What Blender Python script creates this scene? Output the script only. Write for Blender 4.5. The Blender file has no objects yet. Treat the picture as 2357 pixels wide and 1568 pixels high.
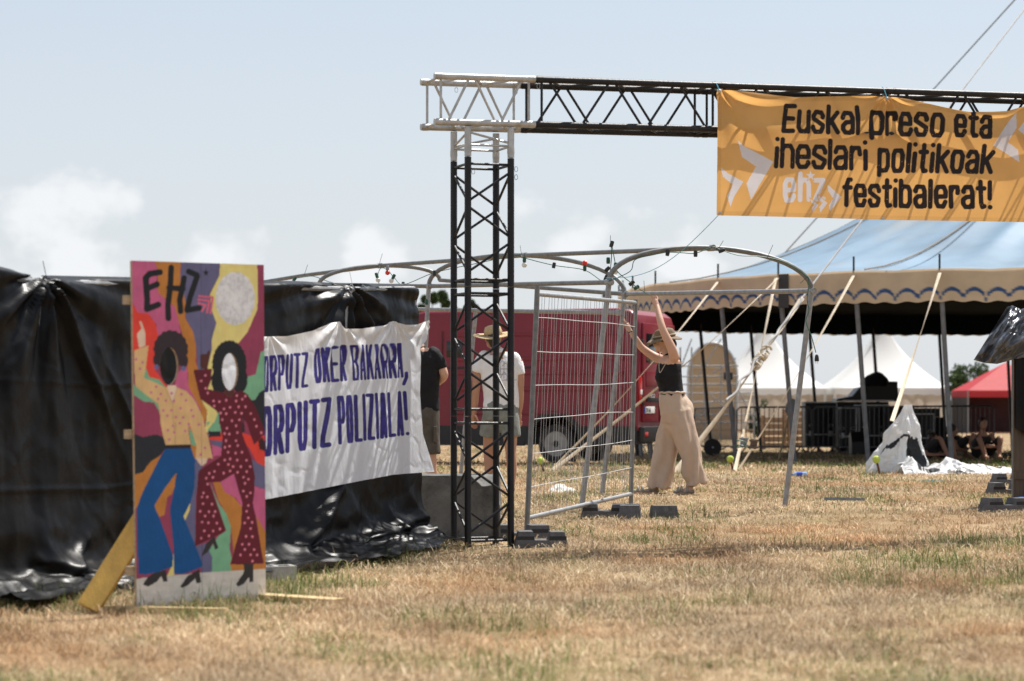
import bpy, bmesh, math, random
import numpy as np
from mathutils import Vector, Matrix, Quaternion

random.seed(7)
RNG = np.random.default_rng(11)
scene = bpy.context.scene
COL = scene.collection
R = math.radians

# ------------------------------------------------------------------ camera, sky, sun, exposure
F, UC, VH, CAMZ = 5238.0, 1178.5, 930.0, 1.05      # 80 mm lens in units of a 2357 px wide picture
cam_data = bpy.data.cameras.new('camera')
cam_data.lens = 80.0
cam_data.sensor_width = 36.0
cam_data.shift_y = 146.0 / 2357.0
cam_data.clip_end = 9000.0
cam_data.dof.use_dof = True
cam_data.dof.focus_distance = 21.0
cam_data.dof.aperture_fstop = 2.6
cam = bpy.data.objects.new('camera', cam_data)
cam.location = (0.0, 0.0, CAMZ)
cam.rotation_euler = (R(90), 0, 0)
COL.objects.link(cam)
scene.camera = cam

SUN_EL, SUN_AZ = R(60), R(43)
to_sun = Vector((math.sin(SUN_AZ) * math.cos(SUN_EL), math.cos(SUN_AZ) * math.cos(SUN_EL), math.sin(SUN_EL)))
sun_data = bpy.data.lights.new('sun', 'SUN')
sun_data.energy = 5.0
sun_data.angle = R(0.53)
sun_data.color = (1.0, 0.955, 0.89)
sun = bpy.data.objects.new('sun', sun_data)
sun.rotation_euler = to_sun.to_track_quat('Z', 'Y').to_euler()
sun.location = (6, 10, 30)
COL.objects.link(sun)

world = bpy.data.worlds.new('World')
scene.world = world
world.use_nodes = True
wn, wl = world.node_tree.nodes, world.node_tree.links
wn.clear()
w_out = wn.new('ShaderNodeOutputWorld')
w_bg = wn.new('ShaderNodeBackground')
w_bg.inputs['Strength'].default_value = 0.097
sky = wn.new('ShaderNodeTexSky')
sky.sky_type = 'NISHITA'
sky.sun_disc = False
sky.sun_elevation = SUN_EL
sky.sun_rotation = SUN_AZ
sky.altitude = 60
sky.air_density = 1.0
sky.dust_density = 1.0
sky.ozone_density = 1.2
# thin summer haze over the whole sky and a few flat cumulus low over the horizon
tc = wn.new('ShaderNodeTexCoord')
sep = wn.new('ShaderNodeSeparateXYZ'); wl.new(tc.outputs['Generated'], sep.inputs[0])
mp = wn.new('ShaderNodeMapping'); mp.inputs['Scale'].default_value = (26, 26, 34)
mp.inputs['Location'].default_value = (2.35, 0.4, 0.25)
wl.new(tc.outputs['Generated'], mp.inputs[0])
cn = wn.new('ShaderNodeTexNoise'); cn.inputs['Scale'].default_value = 1.0
cn.inputs['Detail'].default_value = 8.0; cn.inputs['Roughness'].default_value = 0.52
wl.new(mp.outputs[0], cn.inputs['Vector'])
def wm(op, a_, b_=None):
    q = wn.new('ShaderNodeMath'); q.operation = op
    for i_, x_ in enumerate((a_, b_)):
        if x_ is None: continue
        if isinstance(x_, (int, float)): q.inputs[i_].default_value = x_
        else: wl.new(x_, q.inputs[i_])
    return q.outputs[0]
hx = wm('ARCTAN2', sep.outputs['X'], sep.outputs['Y']); hzv = sep.outputs['Z']     # heading and height in the sky
best = None
for cx_, cz_, rx_, rz_ in ((-.190, .068, .042, .030), (-.135, .055, .030, .020), (-.235, .060, .030, .022), (-.062, .064, .020, .022), (.036, .072, .030, .022), (.075, .060, .040, .018), 
                           (.42, .09, .10, .05), (.75, .10, .12, .05), (-.62, .09, .12, .05), (-1.2, .11, .16, .06), (1.4, .10, .2, .05), (2.4, .12, .3, .06), (-2.3, .11, .3, .06), (.22, .055, .05, .02)):
    d2 = wm('ADD', wm('POWER', wm('DIVIDE', wm('SUBTRACT', hx, cx_), rx_), 2.0), wm('POWER', wm('DIVIDE', wm('SUBTRACT', hzv, cz_), rz_), 2.0))
    m_ = wm('SUBTRACT', 1.0, wm('SQRT', d2))
    best = m_ if best is None else wm('MAXIMUM', best, m_)
cl = wm('ADD', best, wm('MULTIPLY', wm('SUBTRACT', cn.outputs['Fac'], 0.5), 4.2))
cr = wn.new('ShaderNodeMapRange'); cr.interpolation_type = 'SMOOTHSTEP'
cr.inputs['From Min'].default_value = 0.1; cr.inputs['From Max'].default_value = 0.85
wl.new(cl, cr.inputs['Value'])
cm = cr
cm2 = wn.new('ShaderNodeMath'); cm2.operation = 'MULTIPLY'; cm2.inputs[1].default_value = 0.8
wl.new(cm.outputs[0], cm2.inputs[0])
hz = wn.new('ShaderNodeMixRGB')
hf = wn.new('ShaderNodeMapRange'); hf.interpolation_type = 'SMOOTHSTEP'                  # haze thickens towards the horizon
hf.inputs['From Min'].default_value = 0.0; hf.inputs['From Max'].default_value = 0.22
hf.inputs['To Min'].default_value = 0.93; hf.inputs['To Max'].default_value = 0.60
wl.new(sep.outputs['Z'], hf.inputs['Value']); wl.new(hf.outputs[0], hz.inputs['Fac'])
hz.inputs['Color2'].default_value = (5.35, 5.6, 5.9, 1)
wl.new(sky.outputs[0], hz.inputs['Color1'])
mixc = wn.new('ShaderNodeMixRGB'); mixc.inputs['Color2'].default_value = (6.9, 7.0, 7.15, 1)
wl.new(cm2.outputs[0], mixc.inputs['Fac']); wl.new(hz.outputs[0], mixc.inputs['Color1'])
wl.new(mixc.outputs[0], w_bg.inputs['Color'])
wl.new(w_bg.outputs[0], w_out.inputs['Surface'])

scene.view_settings.view_transform = 'Standard'
scene.view_settings.look = 'None'
scene.view_settings.exposure = 0.50
scene.view_settings.gamma = 1.0
scene.render.resolution_x, scene.render.resolution_y = 1024, 681
scene.cycles.max_bounces = 8
scene.cycles.transparent_max_bounces = 8

# ------------------------------------------------------------------ helpers
GY = [-50, 0, 10, 12.3, 15.8, 17, 18.4, 21.4, 24, 36, 60, 111, 400, 4000]
GZ = [-.12, -.12, -.10, -.075, -.085, -.03, -.01, .08, .10, .04, -.18, -.33, -.5, -.5]
def gz(y):
    return float(np.interp(y, GY, GZ))
def P(u, v, y):                                    # picture point at a distance -> place
    return Vector(((u - UC) / F * y, y, CAMZ - (v - VH) / F * y))
def gy(v):                                         # distance at which the ground shows at row v
    y = 20.0
    for _ in range(30):
        y = (CAMZ - gz(y)) * F / (v - VH)
    return y
def G(u, v):
    y = gy(v)
    return Vector(((u - UC) / F * y, y, gz(y)))
def onground(x, y, dz=0.0):
    return Vector((x, y, gz(y) + dz))
def lin(c):
    c = np.asarray(c, float) / 255.0
    return np.where(c <= 0.04045, c / 12.92, ((c + 0.055) / 1.055) ** 2.4)
def vnoise(x, y, z=0.0, seed=0):                   # value noise on arrays, -1..1
    x, y, z = np.broadcast_arrays(np.asarray(x, float), np.asarray(y, float), np.asarray(z, float))
    xi, yi, zi = np.floor(x).astype(np.int64), np.floor(y).astype(np.int64), np.floor(z).astype(np.int64)
    fx, fy, fz = x - xi, y - yi, z - zi
    fx, fy, fz = fx*fx*(3-2*fx), fy*fy*(3-2*fy), fz*fz*(3-2*fz)
    def h(a, b, c):
        n = (a * 374761393 + b * 668265263 + c * 2147483647 + seed * 144665) & 0xffffffff
        n = ((n ^ (n >> 13)) * 1274126177) & 0xffffffff
        n = (n ^ (n >> 16)) & 0xffff
        return n / 32767.5 - 1.0
    def lerp(a, b, t): return a + (b - a) * t
    return lerp(lerp(lerp(h(xi, yi, zi), h(xi+1, yi, zi), fx), lerp(h(xi, yi+1, zi), h(xi+1, yi+1, zi), fx), fy),
                lerp(lerp(h(xi, yi, zi+1), h(xi+1, yi, zi+1), fx), lerp(h(xi, yi+1, zi+1), h(xi+1, yi+1, zi+1), fx), fy), fz)
def fbm(x, y, z=0.0, o=4, seed=0):
    a, s, t = 1.0, 0.0, 0.0
    for i in range(o):
        s = s + a * vnoise(np.asarray(x)*2**i, np.asarray(y)*2**i, np.asarray(z)*2**i, seed + i)
        t += a; a *= 0.5
    return s / t
def ridged(x, y, z=0.0, o=3, seed=0):
    a, s, t = 1.0, 0.0, 0.0
    for i in range(o):
        s = s + a * (1 - np.abs(vnoise(np.asarray(x)*2**i, np.asarray(y)*2**i, np.asarray(z)*2**i, seed + i)))
        t += a; a *= 0.5
    return s / t

# ---- materials
MATS = {}
def new_mat(name):
    m = bpy.data.materials.new(name); m.use_nodes = True
    n, l = m.node_tree.nodes, m.node_tree.links
    return m, n, l, n['Principled BSDF']
def mat(name, color, rough=0.6, metal=0.0, var=0.12, scale=6.0, bump=0.0, bscale=60.0, chips=None, chip_at=0.66, chip_scale=9.0,
        translucent=0.0, attr=False, stretch=(1, 1, 1), spec=0.5, crease=0.0, cscale=4.0, dirt=None, dirt_at=0.6, dirt_scale=3.0):
    """colour with uneven tone, optional worn chips, dirt, bump; attr multiplies in the mesh's own paint colours"""
    m, n, l, bs = new_mat(name)
    tcn = n.new('ShaderNodeTexCoord'); mpn = n.new('ShaderNodeMapping')
    mpn.inputs['Scale'].default_value = stretch
    l.new(tcn.outputs['Object'], mpn.inputs[0])
    nz = n.new('ShaderNodeTexNoise'); nz.inputs['Scale'].default_value = scale; nz.inputs['Detail'].default_value = 5
    l.new(mpn.outputs[0], nz.inputs['Vector'])
    mr = n.new('ShaderNodeMapRange'); mr.inputs['From Min'].default_value = .25; mr.inputs['From Max'].default_value = .75
    mr.inputs['To Min'].default_value = 1 - var; mr.inputs['To Max'].default_value = 1 + var
    l.new(nz.outputs['Fac'], mr.inputs['Value'])
    mul = n.new('ShaderNodeVectorMath'); mul.operation = 'SCALE'
    if attr:
        at = n.new('ShaderNodeAttribute'); at.attribute_name = 'Col'
        l.new(at.outputs['Color'], mul.inputs[0])
    else:
        mul.inputs[0].default_value = tuple(color)
    l.new(mr.outputs[0], mul.inputs['Scale'])
    out = mul.outputs[0]
    rough_out = None
    def blend(out, col2, at_, sc_, seed, soft):
        z2 = n.new('ShaderNodeTexNoise'); z2.inputs['Scale'].default_value = sc_; z2.inputs['Detail'].default_value = 6
        z2.inputs['Roughness'].default_value = 0.65
        mp2 = n.new('ShaderNodeMapping'); mp2.inputs['Location'].default_value = (seed, seed*.7, seed*1.3); mp2.inputs['Scale'].default_value = stretch
        l.new(tcn.outputs['Object'], mp2.inputs[0]); l.new(mp2.outputs[0], z2.inputs['Vector'])
        r2 = n.new('ShaderNodeMapRange'); r2.inputs['From Min'].default_value = at_; r2.inputs['From Max'].default_value = at_ + soft
        l.new(z2.outputs['Fac'], r2.inputs['Value'])
        mx = n.new('ShaderNodeMixRGB'); mx.inputs['Color2'].default_value = (*col2, 1)
        l.new(r2.outputs[0], mx.inputs['Fac']); l.new(out, mx.inputs['Color1'])
        return mx.outputs[0]
    if dirt is not None: out = blend(out, dirt, dirt_at, dirt_scale, 3.1, 0.22)
    if chips is not None: out = blend(out, chips, chip_at, chip_scale, 9.7, 0.02)
    l.new(out, bs.inputs['Base Color'])
    bs.inputs['Roughness'].default_value = rough
    bs.inputs['Metallic'].default_value = metal
    bs.inputs['Specular IOR Level'].default_value = spec
    if bump > 0:
        bz = n.new('ShaderNodeTexNoise'); bz.inputs['Scale'].default_value = bscale; bz.inputs['Detail'].default_value = 4
        l.new(mpn.outputs[0], bz.inputs['Vector'])
        bp = n.new('ShaderNodeBump'); bp.inputs['Strength'].default_value = bump; bp.inputs['Distance'].default_value = 0.02
        l.new(bz.outputs['Fac'], bp.inputs['Height']); l.new(bp.outputs[0], bs.inputs['Normal'])
    if crease > 0:                                   # sharp crumple lines of thin plastic
        vo = n.new('ShaderNodeTexVoronoi'); vo.feature = 'DISTANCE_TO_EDGE'; vo.inputs['Scale'].default_value = cscale
        wv = n.new('ShaderNodeTexNoise'); wv.inputs['Scale'].default_value = cscale*.6; l.new(tcn.outputs['Object'], wv.inputs['Vector'])
        ad = n.new('ShaderNodeMixRGB'); ad.inputs[0].default_value = .35; l.new(tcn.outputs['Object'], ad.inputs[1]); l.new(wv.outputs['Color'], ad.inputs[2])
        l.new(ad.outputs[0], vo.inputs['Vector'])
        cr2 = n.new('ShaderNodeMapRange'); cr2.interpolation_type = 'SMOOTHSTEP'; cr2.inputs['From Max'].default_value = .16
        l.new(vo.outputs['Distance'], cr2.inputs['Value'])
        b2 = n.new('ShaderNodeBump'); b2.inputs['Strength'].default_value = crease; b2.inputs['Distance'].default_value = .03
        l.new(cr2.outputs[0], b2.inputs['Height'])
        if bump > 0: l.new(bp.outputs[0], b2.inputs['Normal'])
        l.new(b2.outputs[0], bs.inputs['Normal'])
    if translucent > 0:
        tr = n.new('ShaderNodeBsdfTranslucent'); l.new(out, tr.inputs['Color'])
        ms = n.new('ShaderNodeMixShader'); ms.inputs[0].default_value = translucent
        l.new(bs.outputs[0], ms.inputs[1]); l.new(tr.outputs[0], ms.inputs[2])
        l.new(ms.outputs[0], n['Material Output'].inputs['Surface'])
    MATS[name] = m
    return m

# ---- objects
def tag(o, label, cat, group=None):
    o['label'] = label; o['category'] = cat
    if group: o['group'] = group
    return o
def root(name, loc, label, cat, group=None):
    o = bpy.data.objects.new(name, None); o.location = loc; o.empty_display_size = 0.1
    COL.objects.link(o)
    return tag(o, label, cat, group)
def attach(o, parent):
    if parent is not None:
        o.parent = parent
        o.matrix_parent_inverse = world_of(parent).inverted()
def world_of(o):
    m = Matrix.LocRotScale(o.location, o.rotation_euler, o.scale)
    if o.parent: m = world_of(o.parent) @ o.matrix_parent_inverse @ m
    return m
def link_mesh(name, me, mats, parent=None, smooth=False):
    for mm in (mats if isinstance(mats, (list, tuple)) else [mats]):
        me.materials.append(mm)
    if smooth: me.shade_smooth()
    o = bpy.data.objects.new(name, me); COL.objects.link(o)
    attach(o, parent)
    return o

class MB:
    """collects shapes, build() links them as one mesh object"""
    def __init__(s): s.v = []; s.f = []; s.m = []
    def add(s, vs, fs, mi=0):
        b = len(s.v); s.v += [tuple(p) for p in vs]
        for f in fs: s.f.append([i + b for i in f]); s.m.append(mi)
        return s
    def box(s, c, size, rot=None, mi=0, bevel=0.0):
        c = Vector(c); hx, hy, hz_ = size[0]/2, size[1]/2, size[2]/2
        if bevel > 0:
            bm = bmesh.new(); bmesh.ops.create_cube(bm, size=1)
            for q in bm.verts: q.co = Vector((q.co.x*size[0], q.co.y*size[1], q.co.z*size[2]))
            bmesh.ops.bevel(bm, geom=bm.edges[:], offset=bevel, segments=2, affect='EDGES', profile=.6)
            bm.verts.ensure_lookup_table(); bm.verts.index_update()
            vs = [q.co.copy() for q in bm.verts]; fs = [[q.index for q in f.verts] for f in bm.faces]; bm.free()
        else:
            vs = [Vector((x, y, z)) for z in (-hz_, hz_) for y in (-hy, hy) for x in (-hx, hx)]
            fs = [(0,2,3,1), (4,5,7,6), (0,1,5,4), (2,6,7,3), (0,4,6,2), (1,3,7,5)]
        if rot is not None: vs = [rot @ q for q in vs]
        return s.add([q + c for q in vs], fs, mi)
    def tube(s, pts, r, n=8, mi=0, cap=True, ref=None, ry=None, twist=None, closed=False):
        pts = [Vector(p) for p in pts]; k = len(pts)
        rx = list(r) if isinstance(r, (list, tuple, np.ndarray)) else [r]*k
        rr = (list(ry) if isinstance(ry, (list, tuple, np.ndarray)) else [ry]*k) if ry is not None else rx
        vs = []; prev = None
        for i, p in enumerate(pts):
            if closed: t = (pts[(i+1) % k] - pts[i-1])
            else: t = (pts[min(i+1, k-1)] - pts[max(i-1, 0)])
            t = t.normalized() if t.length > 1e-9 else Vector((0, 0, 1))
            if ref is not None: a = Vector(ref)
            elif prev is None: a = Vector((1, 0, 0)) if abs(t.x) < .8 else Vector((0, 1, 0))
            else: a = prev
            a = a - t * a.dot(t)
            a = a.normalized() if a.length > 1e-6 else t.orthogonal().normalized()
            prev = a; b = t.cross(a)
            tw = twist[i] if twist is not None else 0.0
            for j in range(n):
                an = 2*math.pi*j/n
                q = a*(rx[i]*math.cos(an)) + b*(rr[i]*math.sin(an))
                if tw: q = Quaternion(t, tw) @ q
                vs.append(p + q)
        fs = []
        for i in range(k if closed else k-1):
            for j in range(n):
                a0 = i*n + j; a1 = i*n + (j+1) % n; i2 = (i+1) % k
                fs.append((a0, a1, i2*n + (j+1) % n, i2*n + j))
        if cap and not closed:
            fs.append(tuple(range(n-1, -1, -1))); fs.append(tuple(range((k-1)*n, k*n)))
        return s.add(vs, fs, mi)
    def ball(s, c, r, nu=12, nv=8, mi=0, rot=None):
        c = Vector(c); r = Vector(r) if isinstance(r, (tuple, list, Vector)) else Vector((r, r, r))
        vs = [Vector((0, 0, -r.z))]
        for i in range(1, nv):
            ph = -math.pi/2 + math.pi*i/nv
            for j in range(nu):
                th = 2*math.pi*j/nu
                vs.append(Vector((r.x*math.cos(ph)*math.cos(th), r.y*math.cos(ph)*math.sin(th), r.z*math.sin(ph))))
        vs.append(Vector((0, 0, r.z))); top = len(vs) - 1
        fs = []
        for j in range(nu):
            fs.append((0, 1 + (j+1) % nu, 1 + j)); fs.append((top, 1 + (nv-2)*nu + j, 1 + (nv-2)*nu + (j+1) % nu))
        for i in range(nv-2):
            for j in range(nu):
                fs.append((1+i*nu+j, 1+i*nu+(j+1) % nu, 1+(i+1)*nu+(j+1) % nu, 1+(i+1)*nu+j))
        if rot is not None: vs = [rot @ q for q in vs]
        return s.add([q + c for q in vs], fs, mi)
    def lathe(s, c, prof, n=16, axis='Z', mi=0, rot=None):
        vs = []; c = Vector(c)
        for (rad, h) in prof:
            for j in range(n):
                a = 2*math.pi*j/n
                q = Vector((rad*math.cos(a), rad*math.sin(a), h))
                if axis == 'Y': q = Vector((q.x, q.z, q.y))
                if axis == 'X': q = Vector((q.z, q.x, q.y))
                if rot is not None: q = rot @ q
                vs.append(q + c)
        k = len(prof); fs = []
        for i in range(k-1):
            for j in range(n): fs.append((i*n+j, i*n+(j+1) % n, (i+1)*n+(j+1) % n, (i+1)*n+j))
        fs.append(tuple(range(n-1, -1, -1))); fs.append(tuple(range((k-1)*n, k*n)))
        return s.add(vs, fs, mi)
    def prism(s, poly, ext, mi=0):                  # planar outline pushed along a vector
        ext = Vector(ext); a = [Vector(p) for p in poly]; n = len(a)
        vs = a + [p + ext for p in a]
        fs = [tuple(range(n-1, -1, -1)), tuple(range(n, 2*n))] + [(i, (i+1) % n, n+(i+1) % n, n+i) for i in range(n)]
        return s.add(vs, fs, mi)
    def mesh(s, name):
        me = bpy.data.meshes.new(name); me.from_pydata(s.v, [], s.f)
        me.polygons.foreach_set('material_index', s.m)
        return me
    def build(s, name, mats, parent=None, smooth=False, based=False, fix=True):
        off = Vector((0, 0, 0))
        if based:
            a = np.array(s.v); off = Vector(((a[:, 0].min()+a[:, 0].max())/2, (a[:, 1].min()+a[:, 1].max())/2, a[:, 2].min()))
            s.v = [tuple(Vector(p) - off) for p in s.v]
        me = s.mesh(name)
        if fix:
            bm = bmesh.new(); bm.from_mesh(me); bmesh.ops.recalc_face_normals(bm, faces=bm.faces); bm.to_mesh(me); bm.free()
        if smooth == 'auto':
            o = link_mesh(name, me, mats, None, True); me.set_sharp_from_angle(angle=R(38))
        else:
            o = link_mesh(name, me, mats, None, bool(smooth))
        o.location = off
        attach(o, parent)
        return o

def rod(name, a, b, r, m, parent, n=8):
    return MB().tube([a, b], r, n).build(name, m, parent, 'auto', fix=False)
def pipe(name, pts, r, m, parent, n=8):
    return MB().tube(pts, r, n).build(name, m, parent, 'auto', fix=False)

def grid_mesh(name, pos, mats, parent=None, col=None, keep=None, smooth=True, based=False, face_mat=None):
    """pos (rows, cols, 3) -> one mesh; col (rows, cols, 3) linear paint colours; keep masks quads"""
    h, w = pos.shape[:2]
    idx = np.arange(h*w).reshape(h, w)
    q = np.stack([idx[:-1, :-1], idx[:-1, 1:], idx[1:, 1:], idx[1:, :-1]], -1).reshape(-1, 4)
    if keep is not None: q = q[keep.reshape(-1)]
    v = pos.reshape(-1, 3).astype(np.float64)
    off = np.zeros(3)
    if based:
        off = np.array([(v[:, 0].min()+v[:, 0].max())/2, (v[:, 1].min()+v[:, 1].max())/2, v[:, 2].min()]); v = v - off
    return raw_mesh(name, v, q, mats, parent, None if col is None else col.reshape(-1, 3), smooth, off)
def raw_mesh(name, v, q, mats, parent=None, col=None, smooth=True, off=(0, 0, 0)):
    me = bpy.data.meshes.new(name)
    k = q.shape[1]
    me.vertices.add(len(v)); me.vertices.foreach_set('co', np.ascontiguousarray(v, dtype=np.float32).ravel())
    me.loops.add(q.size); me.loops.foreach_set('vertex_index', q.astype(np.int32).ravel())
    me.polygons.add(len(q)); me.polygons.foreach_set('loop_start', np.arange(0, q.size, k, dtype=np.int32))
    me.polygons.foreach_set('loop_total', np.full(len(q), k, dtype=np.int32))
    me.update(calc_edges=True)
    if col is not None:
        ca = me.color_attributes.new('Col', 'FLOAT_COLOR', 'POINT')
        c4 = np.ones((len(v), 4), np.float32); c4[:, :3] = col
        ca.data.foreach_set('color', c4.ravel())
    o = link_mesh(name, me, mats, None, smooth)
    o.location = Vector(off)
    attach(o, parent)
    return o

# ---- flat print: coverage of strokes and outlines on a sheet
def stroke_cov(X, Y, pts, hw, soft):
    """coverage 0..1 of a thick polyline on coordinate arrays"""
    d = np.full(X.shape, 1e9)
    pts = [tuple(p) for p in pts]
    if len(pts) == 1: pts = pts*2
    for (ax, ay), (bx, by) in zip(pts[:-1], pts[1:]):
        dx, dy = bx-ax, by-ay; L = dx*dx + dy*dy
        t = np.clip(((X-ax)*dx + (Y-ay)*dy)/L, 0, 1) if L > 1e-12 else 0.0
        d = np.minimum(d, np.hypot(X-ax-t*dx, Y-ay-t*dy))
    return np.clip((hw - d)/soft + 0.5, 0, 1)
def poly_in(X, Y, poly):
    ins = np.zeros(X.shape, bool); n = len(poly)
    for i in range(n):
        (x0, y0), (x1, y1) = poly[i], poly[(i+1) % n]
        if y0 == y1: continue
        c = ((Y >= min(y0, y1)) & (Y < max(y0, y1)))
        ins ^= c & (X < (x1-x0)*(Y-y0)/(y1-y0) + x0)
    return ins
def over(C, cov, rgb):
    cov = np.asarray(cov, float)[..., None]
    C[:] = C*(1-cov) + np.asarray(rgb)*cov

GLY = {   # centre lines of bold lower-case lettering, x 0..1 across the letter, y 0..1 up to the ascender
 'o': [[(.2,0),(.8,0),(1,.18),(1,.66),(.8,.84),(.2,.84),(0,.66),(0,.18),(.2,0)]],
 'e': [[(0,.42),(1,.42),(1,.66),(.8,.84),(.2,.84),(0,.66),(0,.18),(.2,0),(.8,0),(1,.16),(1,.2)]],
 'u': [[(0,.84),(0,.18),(.2,0),(.7,0),(1,.15)], [(1,.84),(1,0)]],
 's': [[(1,.62),(1,.68),(.8,.84),(.2,.84),(0,.68),(0,.56),(1,.3),(1,.18),(.8,0),(.2,0),(0,.16),(0,.22)]],
 'k': [[(0,1),(0,0)], [(1,.84),(.1,.38)], [(.35,.5),(1,0)]],
 'a': [[(0,.64),(0,.68),(.2,.84),(.8,.84),(1,.66),(1,0)], [(1,.46),(.3,.42),(0,.3),(0,.14),(.2,0),(.7,0),(1,.15)]],
 'l': [[(0,1),(0,0)]],
 'p': [[(0,.84),(0,-.19)], [(0,.68),(.2,.84),(.8,.84),(1,.66),(1,.18),(.8,0),(.2,0),(0,.12)]],
 'r': [[(0,.84),(0,0)], [(0,.64),(.3,.84),(.9,.84),(1,.7),(1,.6)]],
 't': [[(.45,1),(.45,.18),(.65,0),(1,.02)], [(0,.8),(1,.8)]],
 'i': [[(0,.72),(0,0)], [(0,1.0)]],
 'h': [[(0,1),(0,0)], [(0,.64),(.2,.84),(.8,.84),(1,.66),(1,0)]],
 'b': [[(0,1),(0,0)], [(0,.68),(.2,.84),(.8,.84),(1,.66),(1,.18),(.8,0),(.2,0),(0,.12)]],
 'f': [[(1,1),(.65,1),(.4,.84),(.4,0)], [(0,.76),(1,.76)]],
 'z': [[(0,.84),(1,.84),(0,0),(1,0)]],
 'E': [[(1,1),(0,1),(0,0),(1,0)], [(0,.5),(.9,.5)]],
 '!': [[(0,1),(0,.36)], [(0,0)]],
 'O': [[(.25,0),(.75,0),(1,.2),(1,.8),(.75,1),(.25,1),(0,.8),(0,.2),(.25,0)]],
 'G': [[(1,.8),(.75,1),(.25,1),(0,.8),(0,.2),(.25,0),(.75,0),(1,.2),(1,.5),(.55,.5)]],
 'R': [[(0,0),(0,1),(.75,1),(1,.85),(1,.62),(.75,.48),(0,.48)], [(.45,.48),(1,0)]],
 'P': [[(0,0),(0,1),(.75,1),(1,.85),(1,.6),(.75,.45),(0,.45)]],
 'U': [[(0,1),(0,.2),(.25,0),(.75,0),(1,.2),(1,1)]],
 'T': [[(.5,0),(.5,1)], [(0,1),(1,1)]],
 'Z': [[(0,1),(1,1),(.75,.75),(.1,.2),(0,0),(1,0)]],
 'K': [[(0,0),(0,1)], [(1,1),(.05,.45)], [(.3,.6),(1,0)]],
 'B': [[(0,0),(0,1),(.7,1),(.95,.87),(.95,.65),(.7,.53),(0,.53)], [(.7,.53),(1,.38),(1,.15),(.75,0),(0,0)]],
 'A': [[(0,0),(.42,1),(.58,1),(1,0)], [(.2,.27),(.8,.27)]],
 'L': [[(0,1),(0,0),(1,0)]],
 'I': [[(0,0),(0,1)]],
 ',': [[(0,.05),(-.15,-.2)]],
}
for k_ in 'oeuskalprtihbfz':                             # lower bowls, taller ascenders
    GLY[k_] = [[(x_, y_*.79/.84 if y_ <= .84 else y_*1.03) for x_, y_ in pl_] for pl_ in GLY[k_]]
NARROW = set('li!I,')
def letter_quad(C, X, Y, text, quad, hw, soft, rgb, wobble=0.0, gap=0.35, widths=None):
    """bold lettering filling a four-cornered field (bottom left, bottom right, top right, top left) of a sheet"""
    bl, br, tr, tl = [np.array(q, float) for q in quad]
    ws = [0.0 if c in NARROW else (widths or {}).get(c, 1.0) for c in text]
    bwid = np.linalg.norm(br-bl)
    unit = (bwid - 2*hw*len(text) - gap*hw*(len(text)-1)) / max(sum(ws), .001)
    x = 0.0; rnd = random.Random(len(text)*7 + ord(text[0]))
    for c, w in zip(text, ws):
        cw = w*unit
        for pl in GLY[c]:
            pts = []
            for (gx, gy_) in pl:
                a = (x + hw + gx*cw)/bwid
                lo = bl + (br-bl)*a; hi = tl + (tr-tl)*a
                up = hi-lo; hl = np.linalg.norm(up)
                b = (hw + gy_*(hl-2*hw))/hl
                q = lo + up*b
                if wobble: q = q + np.array([rnd.uniform(-1, 1), rnd.uniform(-1, 1)])*wobble
                pts.append(q)
            xs = [q[0] for q in pts]; ys = [q[1] for q in pts]
            m = (X > min(xs)-2*hw) & (X < max(xs)+2*hw) & (Y > min(ys)-2*hw) & (Y < max(ys)+2*hw)
            if m.any():
                cov = stroke_cov(X[m], Y[m], pts, hw, soft)
                sub = C[m]; over(sub, cov, rgb); C[m] = sub
        x += cw + 2*hw + gap*hw

# ------------------------------------------------------------------ materials
M_alu = mat('worn_aluminium', (.44, .435, .42), .42, .55, var=.22, scale=14, bump=.08, bscale=90, dirt=(.30, .27, .23), dirt_at=.55, dirt_scale=9)
M_blackpaint = mat('chipped_black_paint', (.010, .010, .012), .46, .0, spec=.35, var=.3, scale=10, chips=(.36, .35, .33), chip_at=.68, chip_scale=7, dirt=(.05, .048, .045), dirt_at=.58, dirt_scale=12, bump=.1, bscale=40)
M_galv = mat('galvanised_steel', (.30, .305, .31), .48, .55, var=.25, scale=22, bump=.06, bscale=70, dirt=(.22, .21, .19), dirt_at=.56, dirt_scale=7)
M_galv_dull = mat('dull_galvanised_tube', (.20, .205, .205), .55, .45, var=.25, scale=16, dirt=(.16, .15, .13), dirt_at=.55, dirt_scale=6)
M_wire = mat('zinc_wire', (.42, .42, .42), .5, .6, var=.2, scale=8)
M_wire_white = mat('pale_zinc_wire', (.62, .62, .62), .5, .35, var=.15, scale=8)
M_tarp = mat('black_plastic_sheet', (.0038, .0042, .0055), .36, 0, var=.5, scale=3, bump=.20, bscale=10, spec=.17, crease=.13, cscale=3.4, dirt=(.009, .0075, .0065), dirt_at=.52, dirt_scale=1.4)
M_cloth_white = mat('white_painted_sheet', None, .55, 0, var=.05, scale=4, attr=True, translucent=.25, bump=.25, bscale=10, stretch=(2.5, 2.5, .7), crease=.10, cscale=5)
M_cloth_orange = mat('orange_printed_vinyl', None, .42, 0, var=.06, scale=5, attr=True, translucent=.58, bump=.08, bscale=14)
M_paint = mat('painted_plywood', None, .62, 0, var=.10, scale=9, attr=True, bump=.12, bscale=60, spec=.3)
M_ply = mat('raw_plywood', (.42, .31, .20), .75, 0, var=.25, scale=9, stretch=(1, 1, 6))
M_yellow_wood = mat('yellow_plank', (.60, .36, .075), .6, 0, var=.22, scale=5, stretch=(3, 3, 1), dirt=(.20, .12, .05), dirt_at=.66, dirt_scale=5, bump=.15, bscale=30)
M_pine = mat('pine_plank', (.58, .43, .22), .65, 0, var=.2, scale=6, stretch=(2, 2, 1), bump=.1, bscale=40)
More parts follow.
